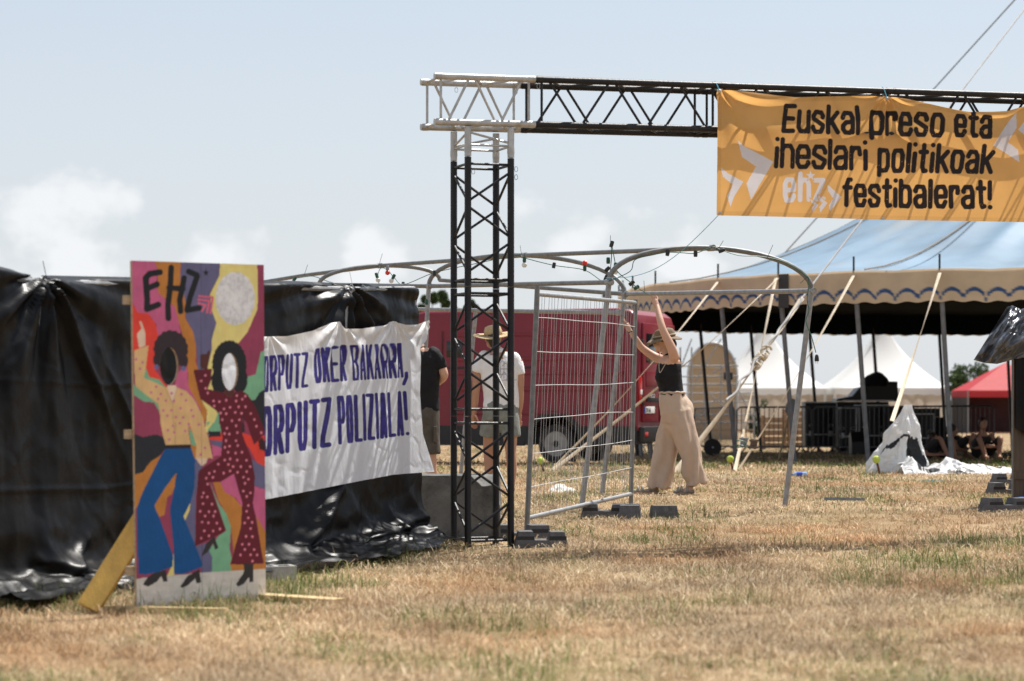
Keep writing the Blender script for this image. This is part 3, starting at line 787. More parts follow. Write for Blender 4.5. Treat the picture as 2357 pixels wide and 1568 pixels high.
# ------------------------------------------------------------------ fence wrapped in black plastic sheeting
fpl = Plane((-2.766, 13.4), (.466, .885))
topT, topZ = fpl.profile([(-150, 585), (-60, 600), (0, 612), (40, 622), (97, 640), (125, 633), (200, 635), (300, 637), (450, 641), (612, 645), (700, 647), (780, 651), (803, 658), (830, 652), (958, 656)])
pinch = [fpl.tz(97, 640)[0], fpl.tz(803, 658)[0]]
t_end = fpl.tz(958, 656)[0]
NT, NQ = 330, 150
tt, qq = np.meshgrid(np.linspace(fpl.tz(-140, 600)[0], t_end, NT), np.linspace(0, 1, NQ))
def tarp_shape(tt, qq, seed=0):
    ztop = np.interp(tt, topT, topZ)
    zg = np.interp(fpl.O.y + tt*fpl.d.y, GY, GZ)
    H = ztop - zg
    skirt = .26 + .12*vnoise(tt*1.3, 0, 0, 4) + .10*np.clip((.6 - tt)/1.5, 0, 1) - .14*np.clip((tt - 3.2)/1.0, 0, 1)
    L = H + skirt
    s = qq*L                                          # length down the sheet
    z = ztop - np.minimum(s, H - .05)
    run = np.clip(s - (H - .18), 0, None)
    z = np.where(s > H - .18, zg + .055 + .13*np.exp(-run/.10) , z)
    off = .03 + .04*np.clip(s/H, 0, 1)**2 + np.where(run > 0, run*.92, 0)
    # pulled folds from the two tie points
    d = 0
    for k, tp in enumerate(pinch):
        dx = tt - tp; zt = np.interp(tp, topT, topZ); dz = zt - z
        ang = np.arctan2(dx, dz + .02); rr = np.hypot(dx, dz)
        d = d + .045*np.sin(ang*11 + 1.3*k)*np.exp(-rr/.55)*np.clip(rr/.12, 0, 1)
        d = d + .022*np.sin(ang*26 + 2)*np.exp(-rr/.25)*np.clip(rr/.08, 0, 1)
        # a slack swag running down and away from the tie
        d = d + .035*np.exp(-((dx - .12 - .62*(dz - .10))/.035)**2)*np.exp(-((dz - .45)/.40)**2)
    dz = ztop - z
    ph = dz + .10*np.cos((tt - pinch[0])/(pinch[1]-pinch[0])*2*np.pi)
    d = d + .025*np.sin(ph*38)*np.exp(-(dz/.22)**2)*(.4 + .6*vnoise(tt*2.2, z*3, 0, 6))
    d = d + .030*fbm(tt*3.2, z*.8, 0, 3, 12) + .016*(ridged(tt*5, z*2.2, 0, 3, 14) - .6)
    low = np.clip((.55 - (z - zg))/.45, 0, 1)
    d = d + low*(.15*(ridged(tt*1.7 + 1.5*z, z*2.6, 0, 2, 17) - .55) + .045*fbm(tt*4.5, z*4, 0, 2, 18))
    for (ua, va, ub, vb, am, wd_) in ((765, 1120, 625, 1300, .13, .06), (955, 1190, 700, 1275, .11, .05), (880, 1180, 905, 1270, .08, .05), (215, 800, 345, 1110, .03, .025), (60, 1290, 250, 1330, .12, .07), (180, 1240, 90, 1340, .10, .05)):
        (t1, z1), (t2, z2) = fpl.tz(ua, va), fpl.tz(ub, vb)
        k_ = np.clip(((tt - t1)*(t2 - t1) + (z - z1)*(z2 - z1))/((t2 - t1)**2 + (z2 - z1)**2), 0, 1)
        ds = np.hypot(tt - t1 - k_*(t2 - t1), z - z1 - k_*(z2 - z1))
        d = d + am*np.exp(-(ds/wd_)**1.4)*(.35 + .65*np.sin(math.pi*np.clip(k_, .08, .92)))
    # horizontal packing creases of the roll
    for zc, a in ((.62, .012), (1.25, .008)):
        d = d + a*np.exp(-((z - zg - zc - .02*vnoise(tt*2, 0, 0, 31))/.012)**2)*np.clip(vnoise(tt*1.4, zc*9, 0, 32) + .5, 0, 1)
    off = off + d
    lift = np.where(run > 0, .10*(ridged(tt*2.1 + run, run*3.5, 0, 3, 23) - .45)*np.clip(run/.08, 0, 1), 0)
    z = z + np.where(run > .02, np.maximum(lift, -.03), 0)
    off = np.where(s < .03, off - (.03 - s)*2.4, off)
    return z, off
z_t, o_t = tarp_shape(tt, qq)
wall = root('sheeted_fence', fpl.pos(1.7, gz(14.9)).tolist(), 'black plastic sheeting tied over a fence, crumpled along the ground, left side', 'fence')
grid_mesh('plastic_sheet', fpl.pos(tt, z_t, o_t), M_tarp, wall)
for k, (ta, tb_) in enumerate(((pinch[0] - 1.6, pinch[0] - .03), (pinch[0] + .03, pinch[1] - .03), (pinch[1] + .03, t_end - .02))):
    za, zb = np.interp([ta, tb_], topT, topZ) - .03
    pa, pb = fpl.pos(ta, za, -.01), fpl.pos(tb_, zb, -.01)
    rod('top_rail', pa.tolist(), pb.tolist(), .019, M_galv, wall)
    for t_, z_ in ((ta, za), (tb_, zb)):
        g_ = fpl.pos(t_, gz(fpl.O.y + t_*fpl.d.y), -.01)
        rod('post', g_.tolist(), fpl.pos(t_, z_, -.01).tolist(), .019, M_galv, wall)
for tp in pinch:                                      # cable ties with their loose ends
    z_ = float(np.interp(tp, topT, topZ))
    c = fpl.pos(tp, z_ - .02, .02)
    pipe('cable_tie', [Vector(c.tolist()) + Vector((.015*math.cos(a), .0, .03*math.sin(a))) for a in np.linspace(0, 6.2, 10)] + [Vector(c.tolist()) + Vector((-.012, 0, .12))], .0022, M_black if tp < 1 else M_wire_white, wall, 5)

# ------------------------------------------------------------------ hand painted white banner on the sheeting
wpl = Plane(Vector((-2.766, 13.4, 0)) + fpl.n*.115, (.466, .885))
wT, wZ = wpl.profile([(440, 775), (520, 750), (612, 775), (660, 774), (720, 762), (765, 744), (781, 740), (793, 757), (830, 757), (880, 750), (905, 739), (930, 748), (955, 748), (988, 738), (1010, 737)])
bT, bZ = wpl.profile([(440, 1190), (612, 1150), (700, 1133), (800, 1113), (905, 1093), (940, 1090), (1000, 1086), (1015, 1085)])
rz_, rt_ = zip(*sorted((wpl.tz(u, v)[1], wpl.tz(u, v)[0]) for u, v in ((990, 738), (984, 773), (968, 803), (967, 860), (966, 905), (974, 1000), (988, 1045), (1000, 1087))))
t0_ = wpl.tz(450, 900)[0]
al, be = np.meshgrid(np.linspace(0, 1, 420), np.linspace(0, 1, 300))
tz1 = t0_ + al*(wpl.tz(990, 900)[0] - t0_)
for _ in range(2):
    zz = np.interp(tz1, bT, bZ)*(1-be) + np.interp(tz1, wT, wZ)*be
    tz1 = t0_ + al*(np.interp(zz, rz_, rt_) - t0_)
wd = 0
for u_, v_, am, kk in ((781, 742, .026, 13), (905, 740, .024, 15), (985, 740, .018, 12), (620, 775, .012, 10)):
    tp, zp = wpl.tz(u_, v_)
    dx, dz = tz1 - tp, zp - zz
    ang = np.arctan2(dx, dz + .02); rr = np.hypot(dx, dz)
    wd = wd + am*np.sin(ang*kk + u_)*np.exp(-(rr/.26)**1.5)*np.clip(rr/.10, 0, 1)
wd = wd + .0035*np.sin(tz1*34 + .8*zz + 1.5*vnoise(tz1*2, zz*.8, 0, 3))*np.clip(.5 + vnoise(tz1*1.6, zz*.5, 0, 8), 0, 1) + .006*fbm(tz1*2.5, zz*2.5, 0, 2, 9)
wd = wd + .0015*(ridged(tz1*9, zz*6, 0, 2, 19) - .6)
WU, WV = wpl.uv(tz1, zz)
CX, CY = crop(WU, WV, 760, 760, 1.704)
CW = np.zeros(CX.shape + (3,)); CW[:] = lin((240, 242, 248))
CW[:] = CW*(1 - .10*np.clip((be - .86)/.1, 0, 1)[..., None]*np.array([0.0, .35, 1.0]))   # unbleached hem
ink_p = lin((46, 36, 128))
letter_quad(CW, CX, CY, 'GORPUTZ', ((-26, 671), (245, 638), (246, 462), (-26, 488)), 7.9, 2.0, ink_p, .9)
letter_quad(CW, CX, CY, 'OKER', ((272, 620), (442, 608), (432, 424), (272, 446)), 8.8, 2.0, ink_p, 1.0)
letter_quad(CW, CX, CY, 'BAKARRA', ((466, 606), (722, 592), (712, 416), (460, 428)), 6.6, 2.0, ink_p, 1.0)
over(CW, stroke_cov(CX, CY, [(732, 568), (733, 590), (722, 622)], 8, 2), ink_p)
letter_quad(CW, CX, CY, 'GORPUTZ', ((-50, 998), (358, 935), (362, 685), (-50, 745)), 12.0, 2.0, ink_p, 1.2)
letter_quad(CW, CX, CY, 'POLIZIALA', ((392, 926), (726, 880), (716, 656), (388, 682)), 9.2, 2.0, ink_p, 1.2)
letter_quad(CW, CX, CY, '!', ((732, 880), (756, 876), (740, 656), (716, 656)), 9.0, 2.0, ink_p, 1.2)
isink = np.clip((lin((240, 242, 248))[1] - CW[..., 1])/.6, 0, 1)
CW *= (1 + isink*(.55*fbm(CX*.045, CY*.06, 0, 3, 40)))[..., None]
hang = grid_mesh('protest_banner', wpl.pos(tz1, zz, wd), M_cloth_white, None, CW, based=True)
tag(hang, 'white cloth banner with hand painted purple capitals hung on the black sheeting', 'banner')

# ------------------------------------------------------------------ truss gate
TH_ = R(19.5)
e_ = Vector((math.cos(TH_), math.sin(TH_), 0)); g_ = Vector((-math.sin(TH_), math.cos(TH_), 0)); up = Vector((0, 0, 1))
A0 = P(1077, 1258, 16.95); A0.z = gz(16.95)
SP = .339
gate = root('truss_gate', (A0 + (e_ + g_)*SP/2)[:], 'box truss goal post gate, black with a silver corner, single standing tower', 'truss gate')
RISE = .0165
bdir = (e_ + up*RISE).normalized()
TOPZ = 3.145                                           # lower chord centre above the tower, absolute
def face_braces(p, q, axis, length, m_, parent, pitch=.245, start=0, ends=True, r=.0102):
    """zigzag between two parallel chords starting at p and q"""
    if ends:
        rod('brace', p + axis*.05, q + axis*.05, r, m_, parent, 7); rod('brace', p + axis*(length-.05), q + axis*(length-.05), r, m_, parent, 7)
    a0, a1 = .085, length - .085
    n_ = max(2, round((a1 - a0)/pitch)); st = (a1 - a0)/n_
    for i in range(n_):
        s0, s1 = a0 + st*i + .018, a0 + st*(i+1) - .018
        a, b = (p, q) if (i + start) % 2 == 0 else (q, p)
        rod('brace', a + axis*s0, b + axis*s1, r, m_, parent, 7)
def section(o, axis, s1, s2, length, m_, parent, collar=True, start=0):
    cs = [o, o + s1*SP, o + s1*SP + s2*SP, o + s2*SP]
    for c in cs:
        rod('chord', c, c + axis*length, .0255, m_, parent, 16)
        if collar:
            for f in (.035, length - .035):
                MB().tube([c + axis*(f-.022), c + axis*(f+.022)], .0275, 14).build('collar', m_, parent, 'auto', fix=False)
    for k in range(4):
        face_braces(cs[k], cs[(k+1) % 4], axis, length, m_, parent, start=start + (k % 2))
# tower: three black sections and the silver stub under the corner
b0 = A0 + up*.012
zc = [0, .98, 1.95, 2.915]
for i in range(3):
    section(b0 + up*zc[i], up, e_, g_, zc[i+1] - zc[i] - .004, M_blackpaint, gate, collar=False, start=i)
sb = b0 + up*2.917; sl = TOPZ - .03 - sb.z
cs = [sb, sb + e_*SP, sb + (e_ + g_)*SP, sb + g_*SP]
for k in range(4):
    rod('chord', cs[k], cs[k] + up*sl, .0255, M_alu, gate, 16)
    MB().tube([cs[k] + up*.03, cs[k] + up*.075], .0275, 14).build('collar', M_alu, gate, 'auto', fix=False)
    rod('brace', cs[k] + up*.085, cs[(k+1) % 4] + up*.085, .0088, M_alu, gate, 7)
    a, b = (cs[k], cs[(k+1) % 4]) if k % 2 == 0 else (cs[(k+1) % 4], cs[k])
    rod('brace', a + up*.18, b + up*.105, .0088, M_alu, gate, 7)
for c in (Vector((0, 0, 0)), e_*SP, g_*SP, (e_ + g_)*SP):
    MB().box(A0 + c + up*.008, (.09, .09, .014), Matrix.Rotation(TH_, 3, 'Z')).build('foot_plate', M_blackpaint, gate)
def beam_o(t): return Vector((A0.x, A0.y, TOPZ)) + bdir*t
cuts = [-.262, .535, 2.05, 3.57, 5.09, 6.6]
for i in range(5):
    section(beam_o(cuts[i]), bdir, g_, up, cuts[i+1] - cuts[i] - .003, M_alu if i == 0 else M_blackpaint, gate, start=i)
# far leg of the gate, outside the picture
b1 = A0 + e_*6.2; b1.z = gz(b1.y) + .01
section(b1, up, e_, g_, TOPZ + .10 - .03 - b1.z, M_blackpaint, gate, collar=False)
for (t, s) in ((.50, 1), (.56, 0), (.02, 1)):        # spring clips hanging at the couplings
    c = beam_o(t) + up*(SP - .03) + g_*(SP*s)
    pipe('spring_clip', [c + Vector((.012*math.cos(a), 0, -.02 + .02*math.sin(a))) for a in np.linspace(0, 6.2, 9)], .002, M_alu, gate, 5)
for k, (du, z) in enumerate(((0, 2.83), (SP, 2.86), (SP, 2.80))):
    c = A0 + e_*du - g_*.03 + up*z
    pipe('spring_clip', [c + Vector((.012*math.cos(a) + .03, 0, -.02 + .02*math.sin(a))) for a in np.linspace(0, 6.2, 9)], .002, M_black, gate, 5)

# ------------------------------------------------------------------ orange banner on the beam
opl = Plane(A0 - g_*.05, (e_.x, e_.y))
def C1d(x, y): return (2050 + x/2.481)/1.2728, (230 + y/2.481)/1.2728
oT, oZ = opl.profile([C1d(*q) for q in ((125, 82), (300, 98), (560, 126), (700, 138), (850, 131), (1000, 128), (1200, 126), (1360, 131), (1520, 152), (1700, 192), (1850, 228), (1950, 246), (2100, 246), (2220, 240), (2357, 202), (2500, 160), (2640, 130), (2900, 140), (3300, 190))])
pT, pZ = opl.profile([C1d(*q) for q in ((130, 996), (700, 1010), (1340, 1026), (2357, 1046), (3300, 1064))])
al, be = np.meshgrid(np.linspace(0, 1, 760), np.linspace(0, 1, 210))
tA, tB = opl.tz(*C1d(122, 500))[0], opl.tz(*C1d(3180, 500))[0]
to_ = tA + al*(tB - tA)
zo = np.interp(to_, pT, pZ)*(1-be) + np.interp(to_, oT, oZ)*be
od = .018*np.sin(to_*3.1 + 1.2*be) + .012*fbm(to_*2.2, zo*2.2, 0, 3, 51)
for cx_, cy_ in ((140, 95), (1360, 140), (2640, 130)):
    tp, zp = opl.tz(*C1d(cx_, cy_)); dx, dz = to_ - tp, zp - zo
    ang = np.arctan2(dx, dz + .03); rr = np.hypot(dx, dz)
    od = od + .020*np.sin(ang*9 + cx_)*np.exp(-rr/.42)*np.clip(rr/.08, 0, 1)
od = od + .018*np.exp(-((be - .97)/.04)**2)*np.sin(to_*6)
OU, OV = opl.uv(to_, zo)
CX, CY = crop(OU, OV, 2050, 230, 2.481)
CO = np.zeros(CX.shape + (3,)); CO[:] = lin((232, 178, 106))
ob = lin((34, 26, 26)); ow = lin((224, 218, 220))
for txt, q in (('Euskal', ((590, 398), (1176, 410), (1172, 197), (604, 184))), ('preso', ((1240, 412), (1776, 432), (1776, 212), (1240, 186))),
               ('eta', ((1838, 428), (2118, 443), (2120, 236), (1840, 218))), ('iheslari', ((528, 655), (1226, 672), (1230, 450), (545, 430))),
               ('politikoak', ((1290, 684), (2120, 699), (2146, 486), (1298, 462))), ('festibalerat!', ((1034, 936), (2118, 954), (2114, 742), (1040, 720)))):
    letter_quad(CO, CX, CY, txt, q, 17.2, 3.0, ob, 2.2, gap=.32, widths={'r': .78, 't': .7, 'f': .72})
letter_quad(CO, CX, CY, 'ehz', ((594, 906), (916, 892), (916, 688), (600, 678)), 17, 3.0, ow, 1.2, gap=.9)
def opoly(pts, rgb):
    CO[poly_in(CX, CY, pts)] = rgb
for q in (((148,648),(200,690),(312,752),(245,860),(220,935),(197,855),(236,772),(165,715)), ((275,450),(310,490),(525,607),(425,780),(368,882),(335,765),(402,642),(302,572)),
          ((930,770),(1032,860),(985,920),(948,965),(940,925),(972,870),(935,820)), ((2295,250),(2302,355),(2230,465),(2305,520),(2315,610),(2125,490),(2180,400),(2250,300)),
          ((2480,190),(2490,300),(2400,390),(2480,450),(2495,540),(2312,372),(2370,300),(2430,240))):
    opoly(q, ow)
for q in (((850,836),(940,905),(880,990),(860,985),(862,935),(880,905),(854,880)), ((793,864),(872,918),(822,990),(806,985),(806,940),(822,920),(798,902))):
    opoly(q, lin((232, 178, 106)))
for q in (((858,848),(928,905),(875,975),(868,935),(890,905),(862,875)), ((800,875),(860,920),(818,975),(812,940),(830,920),(805,900))):
    opoly(q, ow)
st = lambda R_, r_: [(803 + (R_ if i % 2 == 0 else r_)*math.cos(-math.pi/2 + i*math.pi/5)*.92, 708 + (R_ if i % 2 == 0 else r_)*math.sin(-math.pi/2 + i*math.pi/5)) for i in range(10)]
opoly(st(52, 22), lin((232, 178, 106))); opoly(st(38, 15), ow)
# doubled hem along the edges, small scratches in the print
hem = (be < .035) | (be > .965) | (al < .008)
CO[hem] *= .90
CO[:] = np.where((vnoise(CX*.35, CY*.35, 0, 5) > .93)[..., None] & (CO[..., :1] < .1), lin((190, 130, 70)), CO)
CO *= (1 + .05*fbm(CX*.006, CY*.006, 0, 3, 61))[..., None]
orange_banner = root('festival_banner', Vector(opl.pos(2.9, 2.2).tolist()), 'orange vinyl banner with bold black lettering and white arrows hung from the truss beam', 'banner')
grid_mesh('vinyl_sheet', opl.pos(to_, zo, od), M_cloth_orange, orange_banner, CO)
for cx_, cy_ in ((140, 95), (1358, 148), (2640, 142), (143, 980), (1340, 1015)):
    t, z = opl.tz(*C1d(cx_, cy_))
    c = Vector(opl.pos(t, z, .03 + .0).tolist())
    j = np.argmin((to_ - t)**2 + (zo - z)**2); o_here = float(od.ravel()[j])
    c = Vector(opl.pos(t, z, o_here + .003).tolist())
    MB().lathe(c, [(.010, -.003), (.013, 0), (.010, .003)], 12, rot=Matrix.Rotation(R(90), 3, 'X')).build('eyelet', M_alu, orange_banner, 'auto')
    if cy_ < 200:
        tb2 = Vector(opl.pos(t - .01, z, -.05).tolist()); tb2.z = beam_o(t).z + SP
        pts = [c, tb2 - g_*.035 + up*.0, tb2 + up*.032, tb2 + g_*.035, tb2 + up*-.03, c + Vector((.008, 0, -.005))]
        pipe('cord', pts, .0035, M_blue_cord, orange_banner, 6)
t, z = opl.tz(*C1d(143, 980))
a = Vector(opl.pos(t, z, .02).tolist()); b = P(1395, 640, 21.0)
tether = MB().tube([a.lerp(b, k/14) - Vector((0, 0, .16*math.sin(math.pi*k/14))) for k in range(15)], .0028, 5).build('tether_line', M_blue_cord, None, False, based=True)
tag(tether, 'thin blue tether line from the orange banner corner down to the hoop frame', 'rope')

# ------------------------------------------------------------------ concrete block, fence feet
blk = MB()
cb = [G(958, 1240), G(1150, 1236)]
cy0 = 17.62
x0, x1 = (960 - UC)/F*cy0, (1152 - UC)/F*cy0
zb = gz(cy0) - .01; hb = .525
bm_pos = []
nx, nz_, ny = 26, 20, 14
def block_face(fn, a, b):
    s, t = np.meshgrid(np.linspace(0, 1, a), np.linspace(0, 1, b))
    p = fn(s, t)
    return p
def rough(p):
    n1 = fbm(p[..., 0]*9, p[..., 1]*9, p[..., 2]*9, 3, 71)
    ctr = np.array([(x0+x1)/2, cy0 + .26, zb + hb/2])
    d = p - ctr
    q = p + d*.02*n1[..., None]
    # knocked-off top corner on the right
    k = np.clip(((p[..., 0] - (x1 - .13)) + (p[..., 2] - (zb + hb - .10)))/.12, 0, 1)*np.clip(1 - (p[..., 1] - cy0)/.35, 0, 1)
    q[..., 2] -= k*.075*(1 + .5*n1); q[..., 0] -= k*.035
    return q
W_, D_ = x1 - x0, .52
fcs = [lambda s, t: np.stack([x0 + s*W_, cy0 + 0*s, zb + t*hb], -1), lambda s, t: np.stack([x0 + s*W_, cy0 + t*D_, zb + hb + 0*s], -1),
       lambda s, t: np.stack([x1 + 0*s, cy0 + s*D_, zb + t*hb], -1), lambda s, t: np.stack([x0 + 0*s, cy0 + D_ - s*D_, zb + t*hb], -1),
       lambda s, t: np.stack([x1 - s*W_, cy0 + D_ + 0*s, zb + t*hb], -1)]
for fn in fcs:
    p = rough(block_face(fn, 24, 20)); h_, w_ = p.shape[:2]
    blk.add(p.reshape(-1, 3), [(i*w_+j, i*w_+j+1, (i+1)*w_+j+1, (i+1)*w_+j) for i in range(h_-1) for j in range(w_-1)])
tag(blk.build('ballast_block', M_concrete, None, False, based=True), 'large weathered dark concrete ballast block with broken corner behind the truss tower', 'concrete block')

def fence_foot(name, c, yaw, label, L=.62, W=.22, Hh=.125, m_=None, hollow=True):
    """moulded fence foot: sloped block with raised ends and post sockets"""
    Rm = Matrix.Rotation(yaw, 3, 'Z'); mb = MB(); c = Vector(c)
    def seg(xa, xb, h0, ins):
        vs = []
        for (z, k) in ((0, 0), (h0, ins)):
            for (x, y) in ((xa + k, -W/2 + k*.6), (xb - k, -W/2 + k*.6), (xb - k, W/2 - k*.6), (xa + k, W/2 - k*.6)):
                vs.append(c + Rm @ Vector((x, y, z)))
        mb.add(vs, [(3, 2, 1, 0), (4, 5, 6, 7), (0, 1, 5, 4), (1, 2, 6, 5), (2, 3, 7, 6), (3, 0, 4, 7)])
    if L < .3: seg(-L/2, L/2, Hh, .018)
    else:
        seg(-L/2, L/2, Hh*.5, .010); seg(-L/2 + .004, -L*.10, Hh, .026); seg(L*.10, L/2 - .004, Hh*.97, .026)
    o = mb.build(name, m_ or M_rubber, None, False, based=True)
    tag(o, label, 'fence foot', 'moulded fence feet on the grass')
    for x in ((-L*.30, L*.30) if L > .3 else ()):
        q = MB().box(c + Rm @ Vector((x, -W/2 + .014, Hh*.55)), (.13, .012, .045), Rm)
        q.build('grip_recess', M_black, o)
    return o
def foot_at(u, v, yaw, label, **k):
    p = G(u, v); return fence_foot('fence_foot', p, yaw, label, **k)
foot_at(1245, 1262, R(4), 'grey moulded fence foot beside the truss tower base under the wire panel', L=.40, Hh=.13)
foot_at(1195, 1244, R(10), 'grey fence foot tucked against the back of the truss tower base', L=.5)
foot_at(1392, 1192, R(-4), 'low dark fence foot left of the far panel post', L=.42)
foot_at(1450, 1194, R(86), 'fence foot standing end-on under the far post of the wire panel', L=.5, W=.20)
foot_at(1528, 1192, R(5), 'dark fence foot lying free on the grass right of the wire panel', L=.24, W=.2, Hh=.11)
foot_at(2313, 1178, R(14), 'nearest fence foot at the base of the wrapped panel on the right', L=.44, Hh=.13)
foot_at(2318, 1142, R(10), 'middle fence foot of the three beside the wrapped panel on the right', L=.40, Hh=.14)
foot_at(2322, 1117, R(8), 'farthest fence foot beside the wrapped panel, next to the white plastic', L=.40, Hh=.14)
hb_ = G(632, 1338)
hbk = MB(); Rm = Matrix.Rotation(R(20), 3, 'Z')
for dx in (-.11, 0, .11): hbk.box(hb_ + Rm @ Vector((dx, 0, .05)), (.03, .16, .10), Rm)
for dy in (-.068, .068): hbk.box(hb_ + Rm @ Vector((0, dy, .05)), (.246, .028, .098), Rm)
tag(hbk.build('hollow_block', M_concrete_pale, None, False, based=True), 'small pale hollow concrete block at the bottom of the black sheeting behind the board', 'concrete block')

# ------------------------------------------------------------------ open wire mesh fence panel
LB, LT = G(1212, 1230), None
LY = LB.y; LT = P(1237, 657, LY - .02)
RB = G(1452, 1168); RT = P(1463, 690, RB.y - .02)
panel = root('wire_fence_panel', LB[:], 'galvanised wire mesh fence panel standing edge-on beside the truss tower', 'fence panel')
rod('post', LB, LT, .021, M_galv_dull, panel, 12); rod('post', RB, RT, .021, M_galv_dull, panel, 12)
def pan(s, h): return LB.lerp(RB, s).lerp(LT.lerp(RT, s), h)
rod('rail', pan(0, .965), pan(1, .985), .019, M_galv, panel, 10); rod('rail', pan(0, .065), pan(1, .065), .019, M_galv, panel, 10)
for k in range(34):
    s = (k + .6)/34.2; w = .004*math.sin(k*2.3)
    pts = [pan(s + w*math.sin(h*7 + k), h) + Vector((.006*math.sin(h*9 + k*1.7), 0, 0)) for h in np.linspace(.062, .965 + .02*s, 9)]
    pipe('wire', pts, .0021, M_wire, panel, 5)
for h in (.19, .325, .46, .60, .735, .87):
    pts = [pan(s, h + .0018*math.sin(s*9 + h*30) + .006*math.sin(math.pi*s)*math.sin(h*17)) + Vector((.004, -.006, 0)) for s in np.linspace(0, 1, 12)]
    pipe('wire', pts, .0030, M_wire_white, panel, 5)

# ------------------------------------------------------------------ hoop frame with festoon lights
frame = root('hoop_frame', G(1385, 1170)[:], 'leaning galvanised tube frame of round hoops being set up by the woman', 'tube frame')
HY = {'A': 21.0, 'B': 21.3, 'C': 24.0, 'D': 23.7}
pA, pB, pC, pD = P(1402, 650, 21.0), P(1868, 670, 21.3), P(1438, 677, 24.0), P(987, 659, 25.3)
pE, pF_ = P(735, 655, 26.4), P(1012, 645, 26.7)
tr_ = .0245
def arch(a, apex_v, b, n=26, lean=0.0):
    a, b = Vector(a), Vector(b); mid = (a + b)/2
    ap = CAMZ - (apex_v - VH)/F*mid.y
    pts = []
    for k in range(n+1):
        th = math.pi*k/n
        s = .5 - .5*math.cos(th)
        q = a.lerp(b, s); q.z += (ap - mid.z)*max(0.0, math.sin(th))**.92
        pts.append(q)
    return pts
arR, arL, arK = arch(pA, 571, pB), arch(pD, 588, pC), arch(pE, 612, pF_)
for ar in (arR, arL, arK): pipe('hoop', ar, tr_, M_galv_dull, frame, 12)
apR, apL, apK = arR[13], arL[13], arK[13]
pipe('ridge_tube', [apR, apL, apK, P(700, 634, 27.6), P(590, 652, 28.4)], tr_*.95, M_galv_dull, frame, 12)
rod('side_tube', pA, pD, tr_*.95, M_galv_dull, frame, 12); rod('side_tube', pB, pC, tr_*.95, M_galv, frame, 12)
rod('side_tube', pC, pF_, tr_*.95, M_galv_dull, frame, 12); rod('side_tube', pD, pE, tr_*.95, M_galv_dull, frame, 12)
def legs(top, bu, bv, y, r=.0255):
    b = P(bu, bv, y); b.z = gz(y) - .005
    rod('leg', b, top, r, M_galv, frame, 14); return b
legs(pA, 1338, 1172, 21.0); legs(pB, 1806, 1166, 21.3); legs(pC, 1386, 1138, 24.0)
legs(pD, 962, 1130, 25.3); legs(P(1095, 715, 26.5), 1058, 1110, 26.6, .024)
lc, lw = P(1424, 720, 23.95), P(950, 712, 26.4)
rod('cross_tube', lc, lw, tr_*.95, M_galv, frame, 12)
for c in (pA, pB, pC, pD, apR, apL, apK, lc):
    d0 = (apR - apL).normalized()
    MB().tube([c - d0*.045, c + d0*.045], .031, 12).build('clamp', M_galv, frame, 'auto', fix=False)
    MB().lathe(c + Vector((.012, -.036, 0)), [(.009, -.008), (.009, .008)], 6, axis='Y').build('bolt', M_alu, frame)

M_cable = mat('green_cable', (.012, .10, .055), .5, var=.2)
M_socket_g = mat('green_lamp_socket', (.010, .075, .045), .4, var=.2)
M_bulb_w = mat('opal_bulb', (.80, .80, .78), .18, var=.02, translucent=.25)
M_bulb_r = mat('red_bulb', (.72, .035, .022), .2, var=.05)
M_plug = mat('black_rubber_plug', (.02, .02, .022), .55, var=.2)
festoon = root('festoon_lights', apR[:], 'green festoon cable with sockets and bulbs wound around the hoop frame', 'string lights')
def near(ar, k, dz=0.0, dy=-.03): q = ar[k].copy(); q.z += dz; q.y += dy; return q
run1 = [P(676, 641, 26.3), P(720, 636, 26.4), P(770, 652, 26.4), P(867, 662, 26.3), P(868, 640, 26.2), P(876, 618, 26.2), P(892, 622, 26.3), P(908, 640, 26.2), P(930, 655, 25.5), P(1000, 628, 24.5), P(1100, 606, 24.0), P(1190, 588, 23.8),
        P(1207, 594, 23.7), P(1275, 611, 23.6), P(1346, 622, 23.7), P(1395, 650, 22.5), P(1407, 600, 21.4), P(1407, 560, 21.2), P(1415, 600, 21.2), P(1421, 625, 21.1), P(1454, 652, 21.4), P(1470, 664, 22.6), P(1492, 678, 23.4)]
run2 = [P(1400, 648, 20.95), P(1450, 625, 20.95)] + [near(arR, k, -.03) for k in (6, 8)] + [P(1537, 581, 21.05), P(1570, 582, 21.05), P(1601, 583, 21.05), P(1640, 569, 21.1), P(1659, 575, 21.1), P(1700, 588, 21.1), P(1745, 590, 21.15)] + \
       [near(arR, k, .0) for k in (19, 21, 23, 24)] + [P(1858, 690, 21.2), P(1862, 715, 21.2), P(1855, 740, 21.2), P(1868, 775, 21.2), P(1878, 812, 21.2)]
def smooth_pts(ps, n=5):
    out = []
    for i in range(len(ps)-1):
        p0, p1, p2, p3 = ps[max(i-1, 0)], ps[i], ps[i+1], ps[min(i+2, len(ps)-1)]
        for k in range(n):
            t = k/n
            out.append(.5*((2*p1) + (p2-p0)*t + (2*p0-5*p1+4*p2-p3)*t*t + (3*p1-p0-3*p2+p3)*t*t*t))
    out.append(ps[-1]); return out
pipe('cable', smooth_pts(run1), .0042, M_cable, festoon, 6); pipe('cable', smooth_pts(run2), .0042, M_cable, festoon, 6)
def lamp(u, v, y, m_, bulb=None, ang=0.0):
    c = P(u, v, y); Rm = Matrix.Rotation(ang, 3, 'Y')
    s = MB().lathe(c, [(.014, .03), (.018, .022), (.019, -.012), (.016, -.03)], 10, rot=Rm).build('lamp_socket', m_, festoon, 'auto')
    if bulb:
        MB().ball(c + Rm @ Vector((0, 0, -.055)), .028, 12, 9).build('bulb', bulb, s, True)
